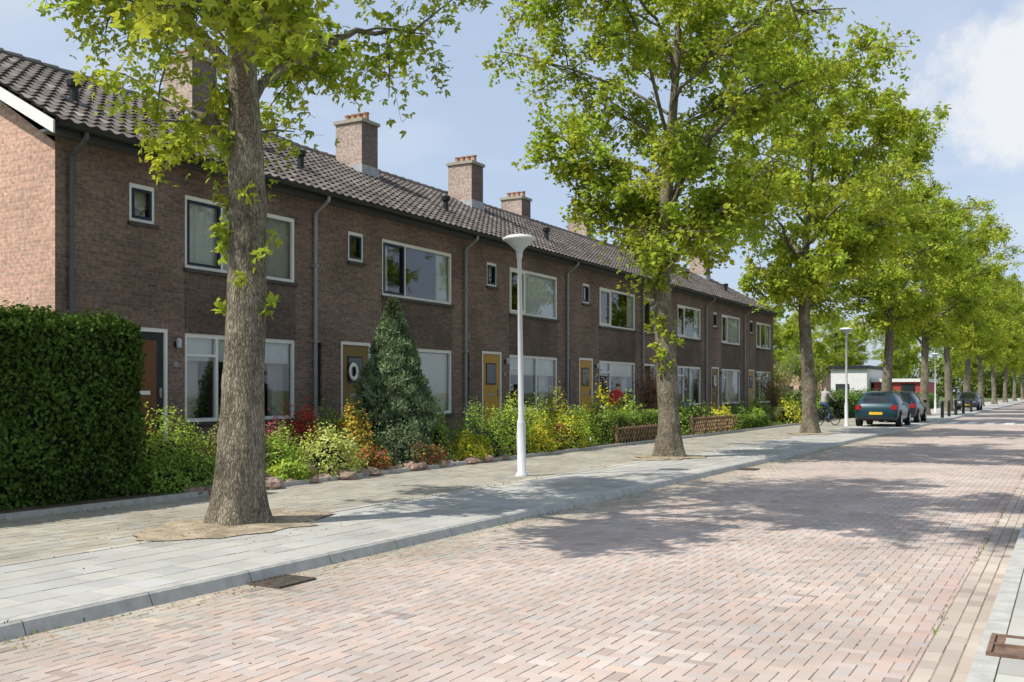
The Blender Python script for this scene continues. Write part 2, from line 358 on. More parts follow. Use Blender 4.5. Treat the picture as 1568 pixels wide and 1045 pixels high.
k=(np.sin(y*1.9)+np.sin(y*.7+x)+rs.normal(size=n)*.5)>.2; x=x[k];y=y[k];n=len(x); z=np.where(x>-5.8,0,PZ)
V,kk=leaves(np.stack([x,y,z],1),rs.normal(size=(n,3)),rs.uniform(.02,.045,n),rs,[(0,1,.15)],np.stack([rs.normal(size=n)*.5,rs.normal(size=n)*.5,np.ones(n)],1),droop=0)
npquads('joint_weeds',V,np.repeat(np.array([[.16,.24,.05]])*rs.uniform(.5,1.3,(n,1)),kk,0),'hleaf')

# ---------------------------------------------------------------- houses
FX=-14.0; EZ=5.73; EXX=-13.62; RX=-18.0; RZ=8.05
def curtain(b,x,y0,y1,z0,z1,mk):
    n=max(4,int((y1-y0)/.04)); V=[];F=[]
    for i in range(n+1):
        y=y0+(y1-y0)*i/n; dx=.022*math.sin(i*1.35)+.008*rnd.random()
        V+=[(x+dx,y,z0),(x+dx*.7,y,z1)]
    for i in range(n): F.append((i*2,i*2+2,i*2+3,i*2+1))
    b.idx(V,F,mk)
def window(par,y0,y1,z0,z1,style,name,ui=0):
    e=MB(); g=MB(); ins=MB()
    fr='white'; f=.065
    e.box(FX-.09,FX-.02,y0,y1,z1-f*1.2,z1,fr); e.box(FX-.09,FX-.02,y0,y1,z0,z0+f,fr)
    e.box(FX-.09,FX-.02,y0,y0+f,z0+f,z1-f*1.2,fr); e.box(FX-.09,FX-.02,y1-f,y1,z0+f,z1-f*1.2,fr)
    W=y1-y0; mull={'small':[],'up':[.31],'upb':[.31,.0],'down':[.27,.55],'down2':[.3],'mid':[]}[style]
    if style=='down' and ui%2: mull=[.3]
    ys=[y0+f]
    for q in mull:
        if q>0:
            ym=y0+W*q; e.box(FX-.088,FX-.018,ym-.03,ym+.03,z0+f,z1-f*1.2,fr); ys+=[ym-.03,ym+.03]
    ys.append(y1-f)
    for i in range(0,len(ys),2):
        a,c=ys[i],ys[i+1]
        g.face([(FX-.065,a,z0+f),(FX-.065,c,z0+f),(FX-.065,c,z1-f*1.2),(FX-.065,a,z1-f*1.2)],'glass')
        if style in('small','upb') and i==0 or (style=='up' and i==0):
            sk='navy' if style!='up' else 'white'
            s=.05
            e.box(FX-.06,FX-.005,a+.002,c-.002,z0+f+.002,z0+f+s,sk); e.box(FX-.06,FX-.005,a+.002,c-.002,z1-f*1.2-s,z1-f*1.2-.002,sk)
            e.box(FX-.06,FX-.005,a+.002,a+s,z0+f+s,z1-f*1.2-s,sk); e.box(FX-.06,FX-.005,c-s,c-.002,z0+f+s,z1-f*1.2-s,sk)
        if style.startswith('down') and i in(0,):
            zt=z1-.42; e.box(FX-.086,FX-.016,a,c,zt,zt+.05,fr)
    e.box(FX-.1,FX+.06,y0-.04,y1+.04,z0-.07,z0-.004,'sill')
    X0=FX-3.2 if W>1.3 else FX-1.6; ex=.18 if W>1.3 else .08
    A=[(FX-.105,y0-ex,z0-.5),(X0,y0-ex,z0-.5),(X0,y0-ex,z1+.2),(FX-.105,y0-ex,z1+.2)]
    B=[(p[0],y1+ex,p[2]) for p in A]
    for q in (A,B,[A[1],B[1],B[2],A[2]],[A[0],B[0],B[1],A[1]],[A[3],B[3],B[2],A[2]]): ins.face(q,'room')
    cm=rnd.choice(['curt','curt','curt','curtb'])
    cx=FX-.135
    if style=='small':
        if rnd.random()<.8: curtain(ins,cx,y0,y1,z0+rnd.uniform(0,.3),z1,cm)
    elif style in('up','upb','mid'):
        if ui==0: curtain(ins,cx,y0-.05,y0+W*.46,z0-.1,z1,'curt'); curtain(ins,cx-.02,y0+W*.72,y1+.05,z0-.1,z1,'curtb')
        elif ui in(2,5): curtain(ins,cx,y0+W*.3,y1+.05,z0-.1,z1,'curt')
        else:
            a=rnd.uniform(.1,.25)*W; curtain(ins,cx,y0-.05,y0+a,z0-.1,z1,cm)
            a=rnd.uniform(.12,.3)*W; curtain(ins,cx,y1-a,y1+.05,z0-.1,z1,cm)
    else:
        ins.box(FX-.34,FX-.1,y0-.05,y1+.05,z0-.03,z0+.008,'white')
        a=rnd.uniform(.12,.22)*W; curtain(ins,cx-.21,y0-.05,y0+a,z0-.4,z1,cm)
        a=rnd.uniform(.14,.25)*W; curtain(ins,cx-.21,y1-a,y1+.05,z0-.4,z1,cm)
        if ui in(0,2,3,6): curtain(ins,cx-.02,y0,y1,z1-rnd.uniform(.35,.6),z1,'curt')
        elif ui in (1,5): curtain(ins,cx-.02,y0+W*.3,y1,z0+.02,z1-.1,'curt')
        for k in range(rnd.randint(2,4)):
            yy=rnd.uniform(y0+.3,y1-.3); h=rnd.uniform(.15,.3)
            ins.lathe([(0,0),(.05,0),(.075,h*.5),(.045,h*.85),(.06,h),(.02,h)],(FX-.2,yy,z0+.01),10,rnd.choice(['white','white','terracotta']))
    o=e.obj(name+'_frame',par); g.obj(name+'_glass',par); ins.obj(name+'_interior',par)
def leafplant(par,name,cx,cy,cz,r,h,n,col,seed):
    rs=R(seed); c=np.stack([cx+rs.normal(size=n)*r*.3,cy+rs.normal(size=n)*r*.5,cz+rs.rand(n)*h],1)
    V,k=leaves(c,rs.normal(size=(n,3))+[0,0,.5],rs.uniform(.05,.12,n),rs)
    C=np.array([col])*rs.uniform(.6,1.3,(n,1)); npquads(name,V,np.repeat(C,k,0),'hleaf',par)
def door(par,y0,y1,z0,z1,kind):
    b=MB(); f=.07
    b.box(FX-.1,FX-.01,y0,y0+f,z0,z1,'white'); b.box(FX-.1,FX-.01,y1-f,y1,z0,z1,'white'); b.box(FX-.1,FX-.01,y0+f,y1-f,z1-f,z1,'white')
    a,c=y0+f,y1-f; t=z1-f
    dk={'a':'dark','b':'olive','c':'ochre','d':'ochre'}[kind]
    b.box(FX-.09,FX-.045,a+.003,c-.003,z0+.05,t-.003,dk)
    pk={'a':'brown','b':'olive','c':'ochre','d':'ochre'}[kind]
    x=FX-.045
    if kind=='a':
        b.box(x+.001,x+.012,a+.13,c-.16,z0+.25,t-.15,'brown'); b.box(x+.013,x+.02,a+.3,c-.3,z0+1.0,z0+1.07,'white')
    else:
        b.box(x+.001,x+.015,a+.2,c-.2,z0+1.25,t-.25,'dark'); b.box(x+.016,x+.02,a+.23,c-.23,z0+1.29,t-.29,'carglass')
        b.box(x+.001,x+.015,a+.14,c-.14,z0+.2,z0+.8,pk)
        b.box(x+.001,x+.012,a+.3,c-.3,z0+.95,z0+1.01,'grey')
    b.box(x+.001,x+.04,c-.1,c-.06,z0+.95,z0+1.12,'grey')
    b.box(FX-.1,FX+.05,y0,y1,z0-.08,z0+.045,'step')
    b.box(FX+.052,FX+.75,y0-.1,y1+.1,.15,z0-.02,'step'); b.box(FX+.752,FX+1.1,y0-.1,y1+.1,.15,z0-.17,'step')
    b.box(FX+.001,FX+.015,y1+.12,y1+.22,z0+1.5,z0+1.59,'grey')
    b.box(FX+.001,FX+.03,y1+.13,y1+.21,z0+1.86,z0+1.96,'dark'); b.lathe([(.0,0),(.04,0),(.055,.12),(.03,.17),(0,.17)],(FX+.09,y1+.17,z0+1.84),8,'lampglass'); b.box(FX+.03,FX+.05,y1+.16,y1+.18,z0+1.9,z0+1.92,'dark')
    b.obj('front_door',par)
    if kind=='b':
        w=MB(); V=[];F=[];n=20
        for i in range(n):
            for j in range(6):
                A=2*math.pi*i/n;Bb=2*math.pi*j/6; r=.16+.05*math.cos(Bb)
                V.append((x+.06+.03*math.sin(Bb),(a+c)/2-.12+r*math.cos(A)*.8,z0+1.5+r*math.sin(A)))
        for i in range(n):
            for j in range(6): F.append((i*6+j,((i+1)%n)*6+j,((i+1)%n)*6+(j+1)%6,i*6+(j+1)%6))
        w.idx(V,F,'white'); w.obj('door_wreath',par,smooth=True)
def roof(par,y0,y1,first,last):
    a=y0-(.28 if first else 0); c=y1+(.28 if last else 0)
    nc=max(1,round((c-a)/.25)); tw=(c-a)/nc; rows=15; S=6
    sl=Vector((RX-EXX,0,RZ-EZ)); Ls=sl.length; d=sl.normalized(); nrm=Vector((-d.z,0,d.x)); 
    if nrm.z<0: nrm=-nrm
    V=[];C=[];rs=R(int(y0*10)+7)
    prof=[.045*(.5+.5*math.cos(2*math.pi*(j/S)))**1.3 for j in range(S+1)]
    for r in range(rows):
        s0=r*Ls/rows; s1=(r+1)*Ls/rows+.02
        for k in range(nc):
            cc=np.array([.15,.13,.12])*(1+rs.normal()*.16); 
            if rs.rand()<.07: cc=cc*1.3
            lo=.035+rs.rand()*.008
            for j in range(S):
                ya=a+(k+j/S)*tw; yb=a+(k+(j+1)/S)*tw; ha,hb=prof[j],prof[j+1]
                def pt(s,y,h): p=Vector((EXX,y,EZ))+d*s+nrm*h; return (p.x,p.y,p.z)
                V+=[pt(s0,ya,lo+ha),pt(s0,yb,lo+hb),pt(s1,yb,hb),pt(s1,ya,ha)]
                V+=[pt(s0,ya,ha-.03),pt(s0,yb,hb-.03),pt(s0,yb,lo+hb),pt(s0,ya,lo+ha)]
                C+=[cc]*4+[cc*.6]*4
    npquads('roof_tiles',np.array(V),np.array(C),'tile',par)
    b=MB()
    b.face([(EXX-.03,a,EZ-.04),(EXX-.03,c,EZ-.04),(RX,c,RZ-.03),(RX,a,RZ-.03)],'dark',(.1,.09,.08))
    b.face([(RX,a,RZ+.0),(RX,c,RZ+.0),(RX-4.38,c,EZ),(RX-4.38,a,EZ)],'tile',(.13,.115,.105))
    n=round((c-a)/.4)
    for k in range(n):
        ya=a+(c-a)*k/n; yb=a+(c-a)*(k+1)/n
        b.tube([(RX,ya,RZ+.0),(RX,yb+.02,RZ+.015)],[.11,.125],10,'tile',True,c=(.15*rnd.uniform(.8,1.2),.13,.12))
    b.obj('roof_structure',par)
    g=MB()
    n=8; V=[];F=[]
    for yy in (a+.02,c-.0):
        for k in range(n+1):
            an=math.pi+math.pi*k/n; V.append((EXX+.05+.075*math.cos(an),yy,EZ-.02+.075*math.sin(an)))
    for k in range(n): F.append((k,k+1,n+2+k,n+1+k))
    g.idx(V,F,'dark'); g.box(FX+.002,EXX-.03,a+.01,c,EZ-.14,EZ-.1,'dkpipe'); g.box(EXX-.03,EXX-.005,a+.01,c,EZ-.16,EZ-.02,'dark')
    g.obj('gutter',par)
    for fl,ye,sg in ((first,a,-1),(last,c,1)):
        if fl:
            v=MB(); y_a,y_b=sorted((ye-sg*.002,ye+sg*.03))
            v.idx([(EXX-.0,y_a,EZ-.2),(EXX-.0,y_a,EZ-.0),(RX,y_a,RZ+.0),(RX,y_a,RZ-.2),(EXX,y_b,EZ-.2),(EXX,y_b,EZ),(RX,y_b,RZ),(RX,y_b,RZ-.2)],
                      [(0,1,2,3),(7,6,5,4),(1,5,6,2),(0,3,7,4),(0,4,5,1),(3,2,6,7)],'white')
            v.idx([(RX-.001,y_a,RZ-.2),(RX-.001,y_a,RZ-.0),(RX-4.38,y_a,EZ+.0),(RX-4.38,y_a,EZ-.2),(RX-.001,y_b,RZ-.2),(RX-.001,y_b,RZ),(RX-4.38,y_b,EZ),(RX-4.38,y_b,EZ-.2)],
                      [(0,1,2,3),(7,6,5,4),(1,5,6,2),(0,3,7,4),(0,4,5,1),(3,2,6,7)],'white')
            v.obj('bargeboard',par)
def zslope(X): return EZ+(RZ-EZ)*(-X+EXX)/(EXX-RX)
def chimney(par,X,Y):
    zt=8.95; zb=7.0; w=.45; l=.36
    b=MB()
    b.face([(X-w,Y-l,zb),(X+w,Y-l,zb),(X+w,Y-l,zt),(X-w,Y-l,zt)],'chimLit'); b.face([(X-w,Y+l,zb),(X+w,Y+l,zb),(X+w,Y+l,zt),(X-w,Y+l,zt)],'chimLit')
    b.face([(X+w,Y-l,zb),(X+w,Y+l,zb),(X+w,Y+l,zt),(X+w,Y-l,zt)],'chimShade'); b.face([(X-w,Y-l,zb),(X-w,Y+l,zb),(X-w,Y+l,zt),(X-w,Y-l,zt)],'chimShade')
    b.box(X-w-.05,X+w+.05,Y-l-.05,Y+l+.05,zt-.02,zt+.07,'step')
    for q in range(4): 
        b.lathe([(.09,0),(.075,.2),(.095,.2),(.095,.24),(.05,.24),(.05,.1)],(X-w+.14+q*.21,Y,zt+.07),10,'terracotta' )
    b.box(X-w-.03,X+w+.03,Y-l-.03,Y+l+.03,zslope(max(X,RX))-.3,min(zslope(max(X+w,RX))+.32,RZ+.2),'lead')
    b.obj('chimney',par)
PY=[10.18,16.3,22.3,28.4,34.8,42.2,48.1,53.7]
CH=[(-17.3,16.0),(-17.3,22.0),(-17.3,27.7),(-18.7,33.6),(-18.6,39.2),(-17.5,43.3),(-17.4,51.6)]
DK=['a','b','c','d','c','b','d']
for u_ in range(7):
    y0,y1=PY[u_],PY[u_+1]; H_=empty('brick_row_house',(FX,(y0+y1)/2,0)); off=y0+(.25 if u_==0 else 0)+(1.5 if u_==4 else 0)
    sc_=(y1-off)/6.0; 
    def Y(v): return off+v*sc_
    ops=[('slit',Y(.14),Y(.14)+.16,1.25,2.6),('door',Y(.95),Y(.95)+1.08,.5,2.67),('small',Y(1.2),Y(1.2)+.55,4.47,5.13),
         ('up',Y(2.45),Y(5.45),3.8,5.13),('down',Y(2.45),Y(5.45),1.0,2.62)]
    if u_==4: ops+=[('mid',y0+.15,y0+1.5,3.8,5.13),('mid',y0+.15,y0+1.5,1.0,2.62)]
    ys=sorted({y0,y1}|{o[1] for o in ops}|{o[2] for o in ops}); zs=sorted({-.0,5.72}|{o[3] for o in ops}|{o[4] for o in ops})
    b=MB()
    for i in range(len(ys)-1):
        for j in range(len(zs)-1):
            cy=(ys[i]+ys[i+1])/2; cz=(zs[j]+zs[j+1])/2
            if any(o[1]<cy<o[2] and o[3]<cz<o[4] for o in ops): continue
            b.face([(FX,ys[i],zs[j]),(FX,ys[i+1],zs[j]),(FX,ys[i+1],zs[j+1]),(FX,ys[i],zs[j+1])],'brickF')
    for o in ops:
        _,a,c,z0,z1=o; D=FX-.104
        for q in ([(FX,a,z0),(D,a,z0),(D,a,z1),(FX,a,z1)],[(FX,c,z0),(D,c,z0),(D,c,z1),(FX,c,z1)],[(FX,a,z0),(FX,c,z0),(D,c,z0),(D,a,z0)],[(FX,a,z1),(FX,c,z1),(D,c,z1),(D,a,z1)]): b.face(q,'brickF')
    bx=RX-4.0
    b.face([(bx,y0,0),(bx,y1,0),(bx,y1,5.7),(bx,y0,5.7)],'brickF')
    for yy,fl in ((y0,u_==0),(y1,u_==6)):
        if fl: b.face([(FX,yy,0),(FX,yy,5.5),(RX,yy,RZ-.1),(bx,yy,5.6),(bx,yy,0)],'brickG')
    b.box(FX+.001,FX+.012,Y(2.45),Y(5.45),2.64,3.72,'panel')
    b.obj('walls',H_)
    for o in ops:
        if o[0]=='slit':
            s=MB(); s.box(FX-.1,FX-.05,o[1],o[2],o[3],o[4],'dark'); s.obj('slit_window',H_)
        elif o[0]=='door': door(H_,*o[1:],DK[u_])
        else:
            st=o[0]
            if st=='up' and u_ in(0,1): st='upb'
            window(H_,*o[1:],st,['bathroom_window','bedroom_window','living_room_window','side_window','side_window'][['small','up','down','mid','mid'].index(o[0])],u_); 
            if o[0]=='down':
                for q in range(3): leafplant(H_,'sill_plant',FX-.22,rnd.uniform(o[1]+.3,o[2]-.3),o[3]+.05,.12,.35,30,(.06,.12,.03),u_*10+q)
    roof(H_,y0,y1,u_==0,u_==6)
    chimney(H_,*CH[u_])
    d=MB(); pk='dkpipe' if u_==0 else 'grey'; py=y0+(.25 if u_==0 else 0.02)
    d.tube([(EXX+.05,py,EZ-.08),(EXX+.05,py,EZ-.16),(FX+.07,py,EZ-.42),(FX+.07,py,.16)],[.04]*4,10,pk)
    for zz in (1,2.6,4.2): d.box(FX+.001,FX+.12,py-.05,py+.05,zz,zz+.04,pk)
    d.obj('downpipe',H_,smooth=False)
    v=MB(); vy=off+1.0; vx=-15.2; vz=zslope(vx)
    v.lathe([(.085,-.1),(.075,.3),(.12,.32),(.13,.42),(.1,.45),(0,.46)],(vx,vy,vz),12,'dark'); v.box(vx-.2,vx+.2,vy-.16,vy+.16,vz-.02,vz+.07,'dark',rot=Matrix.Rotation(math.radians(28),3,'Y'),org=Vector((vx,vy,vz)))
    v.obj('roof_vent',H_)

# ---------------------------------------------------------------- trees
ZR=[3.3,4.0,5,6,7,8.5,10,11.5,13,14,14.6]
RA=[.4,1.9,2.8,3.5,4.1,4.5,4.3,3.8,2.8,1.5,.2]
RB=[.5,1.3,1.9,2.5,3.5,4.5,4.6,4.2,3.2,1.8,.2]
def gen_tree(seed,per=28,shoots=True,leafL=.105,nl=20,shape=MAPLE,nsub=11,subl=1.5,RR=RB,base=(.36,.43,.06)):
    rs=R(seed); b=MB()
    def Rz(z): return np.interp(z,ZR,RR)
    ph=rs.rand(6)*6.28
    def lead(z):
        return Vector((.12*math.sin(z*.5+ph[0])*min(z/4,1)+.02*max(0,z-4),.12*math.sin(z*.42+ph[1])*min(z/4,1),z))
    zs=list(np.arange(-.1,5,.1))+list(np.arange(5,13.2,.5))
    def tr(z): return float(np.interp(z,[-.1,.0,.2,.5,1.0,2.5,4,5,7,9,11,13.2],[.38,.36,.305,.262,.235,.212,.185,.155,.11,.075,.045,.02]))
    kx=[rs.rand()*6.28 for _ in range(4)]
    knots=[(rs.rand()*6.28,rs.uniform(.4,4)) for _ in range(9)]
    def wob(i,an,p):
        z=p.z; fl=max(0,1-z/.8)
        w=1+fl*.12*math.cos(5*an+kx[0])+fl*.07*math.cos(3*an+kx[1])
        w+=.022*math.sin(9*an+z*3+kx[2])+.03*math.sin(4*an-z*1.7+kx[3])+.02*math.sin(2*an+z*4)
        for (ka,kz) in knots:
            dz=(z-kz)/.09; da=((an-ka+math.pi)%(2*math.pi)-math.pi)/.3
            w+=.14*math.exp(-dz*dz-da*da)
        return w
    b.tube([lead(z) for z in zs],[tr(z) for z in zs],30,'bark',wob=wob)
    tw=[]; 
    def branch(p0,p1,r0,r1,n,sides,lift=.3):
        L=(p1-p0).length; pts=[];rad=[]
        ctrl=p0+(p1-p0)*.5+Vector((0,0,lift*L*.5))
        for i in range(n+1):
            t=i/n; p=p0*(1-t)**2+ctrl*2*t*(1-t)+p1*t*t
            if 0<i<n: p=p+Vector(rs.normal(size=3))*.03*L*.5
            pts.append(p); rad.append(r0*(1-t)**.8+r1*t)
        b.tube(pts,rad,sides,'bark'); return pts
    def clampc(p,f=1.06):
        z=min(max(p.z,3.5),14.4); r=math.hypot(p.x,p.y); m=Rz(z)*f
        if r>m: s=m/r; return Vector((p.x*s,p.y*s,z))
        return Vector((p.x,p.y,z))
    limbs=[]
    for i in range(nl):
        z0=3.9+ (i/nl)**1.1*7.5; az=i*2.4+rs.uniform(-.3,.3)+ph[2]
        zt=min(z0+rs.uniform(.4,3.6),13.8); 
        if i<6: zt=z0+rs.uniform(.3,2.6)
        r=Rz(zt)*rs.uniform(.72,.98)
        p0=lead(z0); p1=Vector((r*math.cos(az),r*math.sin(az),zt))
        rr=tr(z0)*rs.uniform(.35,.55)
        limbs.append(branch(p0,p1,rr,.012,8,8,lift=rs.uniform(.15,.55)))
    limbs.append([lead(z) for z in np.arange(8,13.6,.6)])
    for pts in limbs:
        m=len(pts)-1
        for k in range(nsub):
            t=rs.uniform(.2,1)*m; i=min(int(t),m-1); p=pts[i].lerp(pts[i+1],t-i)
            d=Vector(rs.normal(size=3)); d.z=d.z*.7-.1; out=Vector((p.x,p.y,0)); 
            if out.length>.1: d+=out.normalized()*.5
            d.normalize(); e=clampc(p+d*rs.uniform(.6,subl))
            sp=branch(p,e,.02,.006,4,4,lift=.15)
            for q in range(6):
                t2=rs.uniform(.3,1)*4; j=min(int(t2),3); s=sp[j].lerp(sp[j+1],t2-j)
                d2=Vector(rs.normal(size=3)); d2.z=d2.z*.7-.3; d2.normalize(); e2=s+d2*rs.uniform(.3,.7)
                b.tube([s,(s+e2)/2+Vector((0,0,.03)),e2],[.005,.004,.002],3,'bark'); tw.append((s,e2))
    if shoots:
        for k in range(34):
            z=rs.uniform(1.9,4.8); an=(math.pi*1.1+rs.normal()*.5) if k%3 else rs.rand()*6.28
            s=lead(z)+Vector((math.cos(an),math.sin(an),0))*tr(z); e=s+Vector((math.cos(an)*.13,math.sin(an)*.13,.1))
            tw.append((s,e,10))
    Cs=[];Cc=[]
    for w in tw:
        s,e=w[0],w[1]
        if len(w)>2: n=w[2]
        else:
            # clumped density: thick sprays separated by thin places where the sky shows
            cl=math.sin(s.x*1.9+ph[3])*math.sin(s.y*1.8+ph[4])+math.sin(s.z*1.7+s.x*.9+ph[5])*.8
            n=max(2,int(per*np.clip(.95+.55*cl,.15,1.6)*rs.uniform(.6,1.3)))
        t=rs.uniform(.1,1.1,(n,1)); sd=.09 if len(w)<3 else .04
        p=np.array(s)[None]*(1-t)+np.array(e)[None]*t+rs.normal(size=(n,3))*sd; Cs.append(p)
        k=rs.uniform(.72,1.2); yel=rs.uniform(-.14,.12)
        Cc.append(np.array([[base[0]*(1+yel),base[1],base[2]]])*k*rs.uniform(.8,1.2,(n,1)))
    Cs=np.concatenate(Cs);Cc=np.concatenate(Cc); n=len(Cs)
    N=rs.normal(size=(n,3))*.6+[-.15,-.25,.8]; T=rs.normal(size=(n,3))+[0,0,-.6]
    V,k=leaves(Cs,N,rs.uniform(.6,1.15,n)*leafL,rs,shape,T,.2)
    lm=npquads('foliage',V,np.repeat(Cc,k,0),'leaf',link_it=False)
    o=b.obj('trunk_and_branches',smooth=True); bm=o.data; bpy.data.objects.remove(o)
    return bm,lm,n
vA=gen_tree(11,per=25,leafL=.112,nl=20,nsub=12,RR=RA); vB=gen_tree(23,per=30,leafL=.128,nl=23,nsub=12,shape=BROAD,shoots=True); vC=gen_tree(37,per=25,leafL=.19,shoots=False,shape=OVAL,nl=22,nsub=12)
def tree(v,x,y,z,rot,s,name='maple_tree'):
    e=empty(name,(x,y,z),rot,s); link('trunk',v[0],e,False); link('foliage',v[1],e,False); return e
for i,(tx,ty) in enumerate(TREES):
    v=[vA,vB,vC][0 if i==0 else (1 if i==1 else 2)]
    tree(v,tx,ty,PZ,[0,1.2,3.9,.4,2.2,5,1,2.9,4,0,2,3][i],[1,1.0,1.02,1.05,1.08,1.12,1.12,1.1,1.1,1.1,1.1,1.1][i])
for (x,y,s,r) in [(8,26,1,1),(8,44,1.05,2)]: tree(vC,x,y,.1,r,s)  # unseen trees across the road, added for the window reflections
for (x,y,s,r) in [(-15,66,.5,1),(-20,76,.6,2),(-30,95,.7,3),(-40,125,.9,4),(-20,140,.9,1.7),(-30,150,1,2.5),(-13,160,.9,3.3),(-16,190,1,5),(-52,160,1,1),(-64,170,1.1,3),(-42,172,1.1,0),(-27,185,1,2),(-36,190,1.1,4)]:
    tree(vC,x,y,0,r,s,'background_tree')
rs=R(99); C=[];K=[]
for (xa,ya,xb,yb,h) in [(-130,230,-20,290,11),(-22,262,10,330,12)]:
    L_=math.hypot(xb-xa,yb-ya); nb=int(L_/5)
    for i in range(nb):
        t=i/nb; cx,cy=xa+(xb-xa)*t+rs.normal()*2,ya+(yb-ya)*t+rs.normal()*5; hh=h*rs.uniform(.75,1.15); n=700
        d=norm(rs.normal(size=(n,3))); r=rs.uniform(.75,1.05,(n,1)); C.append(np.array([[cx,cy,hh*.5]])+d*r*np.array([[4.2,4.2,hh*.5]])); K.append(np.repeat(np.array([[.20,.26,.06]])*rs.uniform(.7,1.2),n,0)*rs.uniform(.7,1.3,(n,1)))
C=np.concatenate(C);K=np.concatenate(K); V,kk=leaves(C,rs.normal(size=C.shape)+[0,0,.6],rs.uniform(.7,1.3,len(C)),rs)
npquads('distant_trees',V,np.repeat(K,kk,0),'hleaf')

# ---------------------------------------------------------------- hedges and bushes
def hedge(name,x0,x1,y0,y1,z0,z1,col,leaf=.055,dens=900,seed=1,rough=.05,mk='hleaf'):
    rs=R(seed); e=empty(name,((x0+x1)/2,(y0+y1)/2,z0)); C=[];N=[]
    fs=[((x1,y0,z0),(0,y1-y0,0),(0,0,z1-z0),(1,0,0)),((x0,y0,z0),(0,y1-y0,0),(0,0,z1-z0),(-1,0,0)),
        ((x0,y0,z0),(x1-x0,0,0),(0,0,z1-z0),(0,-1,0)),((x0,y1,z0),(x1-x0,0,0),(0,0,z1-z0),(0,1,0)),((x0,y0,z1),(x1-x0,0,0),(0,y1-y0,0),(0,0,1))]
    for o,a,b_,n in fs:
        o,a,b_,n=map(np.array,(o,a,b_,n)); A=np.linalg.norm(a)*np.linalg.norm(b_); k=int(A*dens)
        p=o+rs.rand(k,1)*a+rs.rand(k,1)*b_
        w=np.sin(p[:,0]*3.1+p[:,1]*2.3+seed)*np.sin(p[:,2]*3.7+p[:,1]*1.1)+.6*np.sin(p[:,1]*7+p[:,2]*6)
        p=p+n*((w*rough)+rs.normal(size=k)*rough*.8-rs.rand(k)*.04)[:,None]
        C.append(p);N.append(np.repeat(n[None],k,0)+rs.normal(size=(k,3))*.7)
    C=np.concatenate(C);N=np.concatenate(N)
    dz=np.clip(C[:,2]-(z1-.14),0,None); dy=np.clip(C[:,1]-(y1-.14),0,None); dx=np.clip(C[:,0]-(x1-.14),0,None)
    C[:,2]-=dz*np.clip((dx+dy)/.14,0,1)*.45; C[:,0]-=dx*np.clip((dz+dy)/.14,0,1)*.45; C[:,1]-=dy*np.clip((dz+dx)/.14,0,1)*.45
    V,kk=leaves(C,N,rs.uniform(.6,1.2,len(C))*leaf,rs,OVAL,rs.normal(size=(len(C),3))+[0,0,-.3],.15)
    pc=.5+.5*np.sin(C[:,1]*2.7+C[:,2]*3.3)*np.sin(C[:,2]*5+C[:,0]*4)
    cc=np.array([col])*(rs.uniform(.55,1.25,(len(C),1))*(.75+.5*pc[:,None])); npquads('leaves',V,np.repeat(cc,kk,0),mk,e)
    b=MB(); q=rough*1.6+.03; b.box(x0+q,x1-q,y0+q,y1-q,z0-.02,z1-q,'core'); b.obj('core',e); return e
def bush(name,x,y,z,rx,ry,h,col,n=1500,leaf=.05,seed=1,col2=None,cone=False):
    rs=R(seed); e=empty(name,(x,y,z)); 
    d=norm(rs.normal(size=(n,3))); d[:,2]=np.abs(d[:,2])
    ph=rs.rand(4)*6
    lump=1+.17*np.sin(d[:,0]*5+ph[0])*np.sin(d[:,1]*5+ph[1])+.13*np.sin(d[:,2]*8+d[:,0]*6+ph[2])
    rr=(lump*(1+rs.normal(size=n)*.11-.03))[:,None]
    p=d*rr*np.array([[rx,ry,h]]); nn=d+rs.normal(size=(n,3))*.6+[0,0,.4]
    p=p+[x,y,z]
    V,k=leaves(p,nn,rs.uniform(.6,1.3,n)*leaf,rs,OVAL,d+rs.normal(size=(n,3))*.5+[0,0,.3],.1)
    c=np.array([col])*rs.uniform(.6,1.3,(n,1))
    if col2 is not None:
        m=rs.rand(n)<.35; c[m]=np.array([col2])*rs.uniform(.7,1.2,(m.sum(),1))
    npquads('leaves',V,np.repeat(c,k,0),'hleaf',e)
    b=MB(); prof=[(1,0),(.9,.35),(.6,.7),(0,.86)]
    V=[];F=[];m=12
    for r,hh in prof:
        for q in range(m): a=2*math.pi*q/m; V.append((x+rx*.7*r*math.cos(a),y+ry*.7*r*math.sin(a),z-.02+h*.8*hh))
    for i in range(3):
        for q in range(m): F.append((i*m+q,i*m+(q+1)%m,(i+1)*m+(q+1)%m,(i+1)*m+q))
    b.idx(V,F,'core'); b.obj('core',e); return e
hedge('hedge',-13.0,-10.95,1.0,9.35,.12,2.5,(.08,.14,.03),.075,1400,seed=3,rough=.06)
GZ=.16
YG=(.48,.55,.08); GR=(.2,.31,.06); DG=(.09,.16,.04); YE=(.7,.6,.05); LG=(.33,.47,.08)
